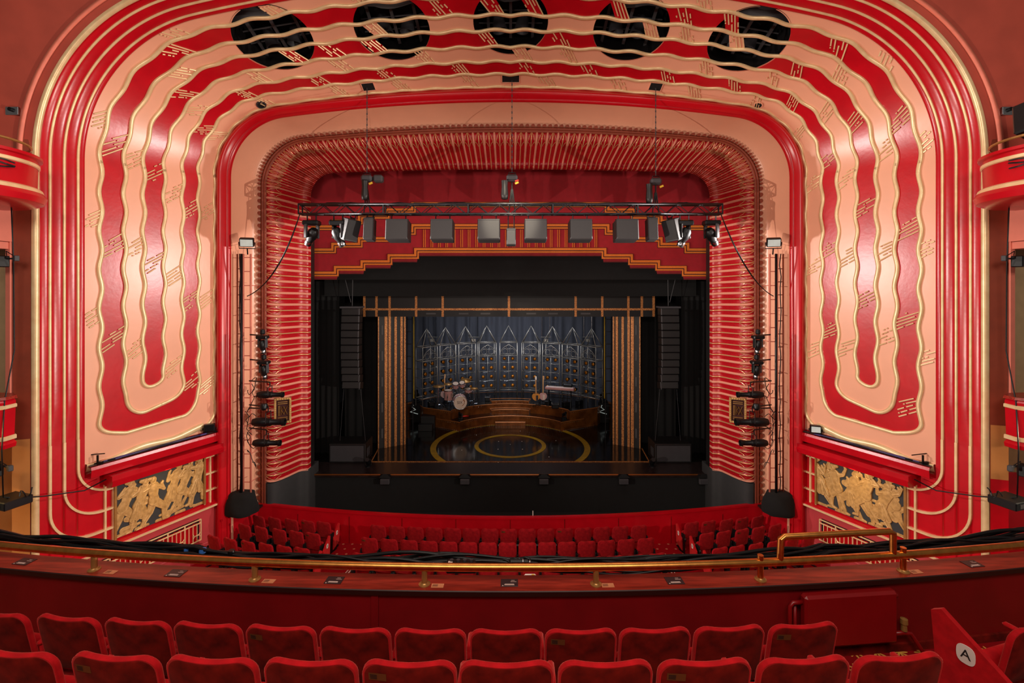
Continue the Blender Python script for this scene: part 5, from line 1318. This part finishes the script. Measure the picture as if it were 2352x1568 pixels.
stall_row(2, [830 + (1508 - 830) * k / 14 for k in range(15)], 'centre')
stall_row(0, [594, 630, 669, 707, 743], 'left', (3,)); stall_row(1, [561, 599, 641, 680, 718], 'left', (4,)); stall_row(2, [490, 528, 569, 610, 652, 693], 'left', (2, 5))
stall_row(0, [1589, 1628, 1669, 1705, 1741], 'right', (1, 3)); stall_row(1, [1624, 1663, 1705, 1743, 1781], 'right', (2,)); stall_row(2, [1654, 1693, 1737, 1779, 1820, 1858], 'right')
for ri, px, L, side in ((0, 766, 'A', 1), (1, 743, 'B', 1), (2, 722, 'C', 1), (0, 1566, 'A', -1), (1, 1599, 'B', -1), (2, 1632, 'C', -1)):
    Dc, zt, zf = SR[ri]; D = Dc
    for _ in range(8): x = (px - CX) / F * D; D = Dc + x * x / 56
    end_panel(TR((x, D + .15, ZC + zt - .83), side * -.08) @ Matrix.Scale(.95, 4), L, f'red stalls aisle end panel lettered {L} beside the {"left" if side > 0 else "right"} block', 1 if side > 0 else -1)
# aisle edging strips in the carpet
for sx, word in ((-1, 'left'), (1, 'right')):
    m = MB(); m.add([(sx * 4.05, 13.3, .02), (sx * 4.09, 13.3, .02), (sx * 4.33, 11.0, .24), (sx * 4.29, 11.0, .24)], [(0, 1, 2, 3)]); m.add([(sx * 4.13, 13.3, .02), (sx * 4.16, 13.3, .02), (sx * 4.40, 11.0, .24), (sx * 4.37, 11.0, .24)], [(0, 1, 2, 3)])
    m.add([(sx * 3.75, 12.5, .095), (sx * 4.12, 12.5, .095), (sx * 4.12, 12.46, .10), (sx * 3.75, 12.46, .10)], [(0, 1, 2, 3)])
    tag(m.build('trim_' + ('7' if sx < 0 else '8'), 'card_white'), kind='structure')

# ------------------------------------------------------------------ balcony front
def arc_sweep(prof, x0=-7.2, x1=7.2, n=60, R=31.0):
    return [[Vector((x0 + (x1 - x0) * k / n, d + (x0 + (x1 - x0) * k / n) ** 2 / (2 * R), z)) for d, z in prof] for k in range(n + 1)]
LZ = ZC - 2.55
m = MB(); m.grid(arc_sweep([(4.13, LZ - .04), (4.13, 4.2), (4.55, 4.2)])); wf = struct('wall_front', m, 'parapet_red', 'auto')
m = MB(); m.grid(arc_sweep([(4.118, 4.235), (4.118, 4.31), (4.13, 4.32)])); struct('baseboard_front', m, 'velvet_back')
m = MB()
for x in (-1.14,): m.box((x, 4.125 + x * x / 62, 4.56), (.06, .02, .62))
m.build('cover_strip', 'parapet_red', wf)
o = thing('balcony_ledge', (0, 4.2, LZ), 'dark red-brown polished wooden ledge along the balcony front', 'ledge', world=True)
m = MB(); m.grid(arc_sweep([(4.105, LZ), (4.33, LZ), (4.34, LZ - .01), (4.34, LZ - .05)])); m.build('top_board', 'wood', o)
m = MB(); m.grid(arc_sweep([(4.105, LZ), (4.098, LZ - .006), (4.098, LZ - .045), (4.13, LZ - .05)])); m.build('nosing', 'wood_dark', o)
m = MB(); m.grid(arc_sweep([(4.34, LZ - .05), (4.34, LZ - .36), (4.6, LZ - .36), (4.6, 3.8)])); m.build('outer_face', 'parapet_red', o)
m = MB(); m.add([Vector((x, y, z)) for x, y, z in ((-8, 3.2, 4.25), (8, 3.2, 4.25), (8, 6.5, 4.25), (-8, 6.5, 4.25))], [(0, 1, 2, 3)])
m = MB(); m.grid(arc_sweep([(3.05, 4.245), (4.14, 4.245)])); m.grid(arc_sweep([(3.05, 4.245), (3.05, 4.66), (-.6, 4.66)])); struct('floor_balcony', m, 'balcony_carpet')
# brass rail
RZ = ZC - 2.402; RD = 4.19
ya = lambda x, d=RD: d + x * x / 62
o = thing('brass_rail', (0, RD, LZ), 'long polished brass rail running above the balcony ledge', 'handrail', world=True)
m = MB(); m.tube([(x, ya(x), RZ) for x in [-7.2 + 14.4 * k / 80 for k in range(81)]], .034, 16); m.build('rail', 'brass', o, True)
for i, px in enumerate((212, 585, 975, 1369, 1747, 2078)):
    x = (px - CX) / F * 4.19; x = (px - CX) / F * ya(x); y = ya(x); tall = i >= 4
    m = MB(); m.rod((x, y, LZ), (x, y, RZ + (.065 if tall else 0)), .025, n=14); p_ = m.build('post', 'brass' if tall else 'dull_brass', o, 'auto')
    m = MB(); m.lathe([(.05, 0), (.05, .006), (.036, .012), (.03, .02), (.0, .02)], 20, (x, y, LZ)); m.build('flange', 'dull_brass', p_, 'auto')
xs = [(px - CX) / F * 4.3 for px in (1788, 2067)]
hp = [(xs[0], ya(xs[0]), RZ), (xs[0] + .01, ya(xs[0]), RZ + .20), (xs[0] + .04, ya(xs[0]), RZ + .215), (xs[1] - .03, ya(xs[1]), RZ + .215), (xs[1], ya(xs[1]), RZ + .20), (xs[1], ya(xs[1]), RZ)]
m = MB(); m.tube(hp, .028, 14); m.build('raised_handrail', 'brass', o, 'auto')
# cards and stickers on the ledge
for i, px in enumerate((47, 403, 768, 1170, 1549, 2240)):
    D = 4.23; x = (px - CX) / F * ya((px - CX) / F * D, 4.215); y = ya(x, 4.215)
    lab = ['leftmost', 'second from the left', 'third from the left', 'central', 'second from the right', 'rightmost'][i]
    o = thing('notice_card', TR((x, y, LZ + .003), x / 31), f'black printed card with white text lying on the ledge, {lab} of six', 'card', 'black cards on the ledge')
    m = MB(); m.bbox((0, 0, 0), (.148, .105, .004), .001); m.build('card', 'card_black', o)
    m = MB()
    for k, (cx_, cy_, w_) in enumerate(((.03, .03, .03), (.035, .012, .05), (0, -.022, .08), (0, -.034, .086))): m.box((cx_, cy_, .0024), (w_, .0035 if k < 2 else .006, .0006))
    m.box((-.056, -.043, .0024), (.01, .01, .0006)); m.build('printed_text', 'card_white', o)
for i, px in enumerate((250, 617, 1005, 1396, 2107)):
    D = 4.17; x = (px - CX) / F * ya((px - CX) / F * D, D); y = ya(x, 4.17)
    lab = ['leftmost', 'second from the left', 'third from the left', 'fourth from the left', 'rightmost'][i]
    o = thing('sticker', TR((x, y, LZ + .002), x / 31), f'small peach sticker on the ledge beside a rail post, {lab} of five', 'sticker', 'peach stickers on the ledge')
    m = MB(); m.box((0, 0, 0), (.105, .055, .002)); m.build('paper', 'sticker_amber', o)
    m = MB()
    for k in range(3): m.box((-.02, .014 - k * .012, .0014), (.045, .005, .0006))
    m.build('printed_text', 'sticker_ink', o)
# cables along the outside of the balcony front
for ci in range(9):
    rr = random.Random(40 + ci); m = MB(); ph = rr.random() * 6; d0 = 4.52 + .03 * (ci % 5)
    m.tube([(x, ya(x, d0) + .03 * math.sin(x * 1.3 + ph), LZ - .058 + .022 * (ci // 3) + .025 * math.sin(x * 2.1 + ph) + .02 * math.sin(x * 5.3 + ph * 2) + .03 * (abs(x) > 3)) for x in [-7.2 + 14.4 * k / 110 for k in range(111)]], .011 + .004 * (ci % 3), 6)
    tag(m.build('power_cable', 'black_metal', smooth=True), 'black power cable running along the outside of the balcony front', 'cable', 'power cables outside the balcony front')
m = MB(); m.tube([(x, ya(x, 4.66), LZ - .06) for x in [-7.2 + 14.4 * k / 60 for k in range(61)]], .03, 8); tag(m.build('lighting_bar', 'black_metal', smooth=True), 'black lighting bar behind the cables outside the balcony front', 'lighting bar')
for i, (px, w_, nm, lab, mt) in enumerate(((466, .03, 'multipin_connector', 'black multipin connector with a round blue cap among the balcony cables', 'blue'), (425, .018, 'small_connector', 'small blue plug among the balcony cables at the left', 'blue'), (535, .028, 'round_plug', 'round brown-black plug among the cables, right of the blue cap', 'black_metal'))):
    x = (px - CX) / F * 4.7; o = thing(nm, TR((x, ya(x, 4.56), LZ + .0)), lab, 'connector')
    m = MB(); m.lathe([(0, .035), (w_, .035), (w_ * 1.1, .02), (w_ * 1.1, .0)], 16); m.build('cap', mt, o, 'auto')
    m = MB(); m.lathe([(w_ * 1.2, .0), (w_ * 1.25, -.05), (0, -.05)], 16); m.build('socket_body', 'black_metal', o, 'auto')
x = (1062 - CX) / F * 4.6; o = thing('distribution_box', TR((x, ya(x, 4.52), LZ - .03)), 'black power distribution box with sockets clamped outside the ledge centre', 'power box')
m = MB(); m.bbox((0, 0, .0), (.27, .1, .09), .008); m.build('casing', 'black_metal', o)
m = MB()
for k in range(4): m.rod((-.09 + .06 * k, 0, .04), (-.09 + .06 * k, 0, .062), .018, n=10)
m.build('socket', 'dark_grey', o); m = MB(); m.box((-.1, -.02, .048), (.04, .03, .004)); m.build('white_tag', 'card_white', o)
for k, px in enumerate((1160, 1183, 1207)):
    x = (px - CX) / F * 4.6; m = MB(); rr = random.Random(k); m.tube([(x + .05 * math.cos(j * .8), ya(x, 4.53) + .01 * j % .04, LZ - .02 + .035 * math.sin(j * .8) + .01 * k) for j in range(9)], .012, 6)
    tag(m.build('coiled_lead', 'black_metal', smooth=True), 'coil of black lead beside the multicore plug at the middle of the balcony front', 'lead', 'coiled leads at the centre')
x = (1192 - CX) / F * 4.6; o = thing('multicore_plug', TR((x, ya(x, 4.5), LZ + .02)), 'thick black multicore plug lying behind the brass rail near the centre', 'connector')
m = MB(); m.rod((-.08, 0, 0), (.08, .01, -.005), .024, n=12); m.rod((.08, .01, -.005), (.17, .02, -.02), .014, .008, 10); m.build('plug_body', 'black_metal', o)
m = MB(); m.rod((.03, .003, 0), (.038, .003, 0), .027, n=12); m.rod((.09, .01, -.006), (.1, .01, -.008), .018, n=12); m.build('silver_ring', 'chrome', o)
# radiator on the balcony wall
xr0, xr1 = 2.46, 3.30; xc = (xr0 + xr1) / 2; yw = 4.13 + xc * xc / 62
o = thing('radiator', TR((xc, yw, 4.62), xc / 31), 'dark red painted panel radiator on the balcony front wall', 'radiator')
m = MB(); m.bbox((0, -.07, 0), (xr1 - xr0, .085, .44), .02); m.build('panel', 'red_paint_dark', o)
m = MB(); m.tube([(-.42, -.06, .15), (-.50, -.06, .15), (-.525, -.06, .12), (-.525, -.06, -.36)], .018, 8); m.build('pipe', 'red_paint_dark', o, True); m = MB(); m.rod((-.46, -.03, .14), (-.46, -.03, -.36), .014, n=8); m.build('pipe', 'red_paint_dark', o, True)
m = MB(); m.tube([(.42, -.06, -.17), (.52, -.06, -.17), (.58, -.06, -.18), (.66, -.07, -.3), (.70, -.08, -.37)], .018, 8); m.build('pipe', 'red_paint_dark', o, True); m = MB(); m.rod((.40, -.06, .16), (.45, -.06, .16), .022, n=8); m.build('pipe', 'red_paint_dark', o, True)
m = MB(); m.lathe([(0, .0), (.025, .0), (.022, .05), (.03, .06), (.028, .1), (0, .11)], 12, (.52, -.06, -.15)); m.build('valve', 'dull_brass', o, 'auto')
# sundries glimpsed on the stalls seats between rail and ledge
for i, (px, mt, lab) in enumerate(((868, 'black_metal', 'dark bag lying in the stalls, glimpsed under the brass rail left of centre'), (1218, 'label_white', 'white and yellow printed bag in the stalls, glimpsed under the rail at centre'), (1490, 'speaker_grey', 'grey printed box in the stalls, glimpsed under the rail right of centre'), (1630, 'black_metal', 'dark coat lying in the stalls, glimpsed under the rail at the right'))):
    c = pt(px, 1322, 10.6); o = thing('stalls_bag', TR((c.x, 10.6, c.z)), lab, 'bag')
    m = MB(); m.bbox((0, 0, -.2), (.3, .25, .4), .05); m.build('bag_body', mt, o)
    if i == 1: m = MB(); m.box((.06, -.127, -.06), (.06, .005, .05)); m.box((.06, 0, .003), (.06, .1, .005)); m.build('yellow_patch', 'yellow', o)
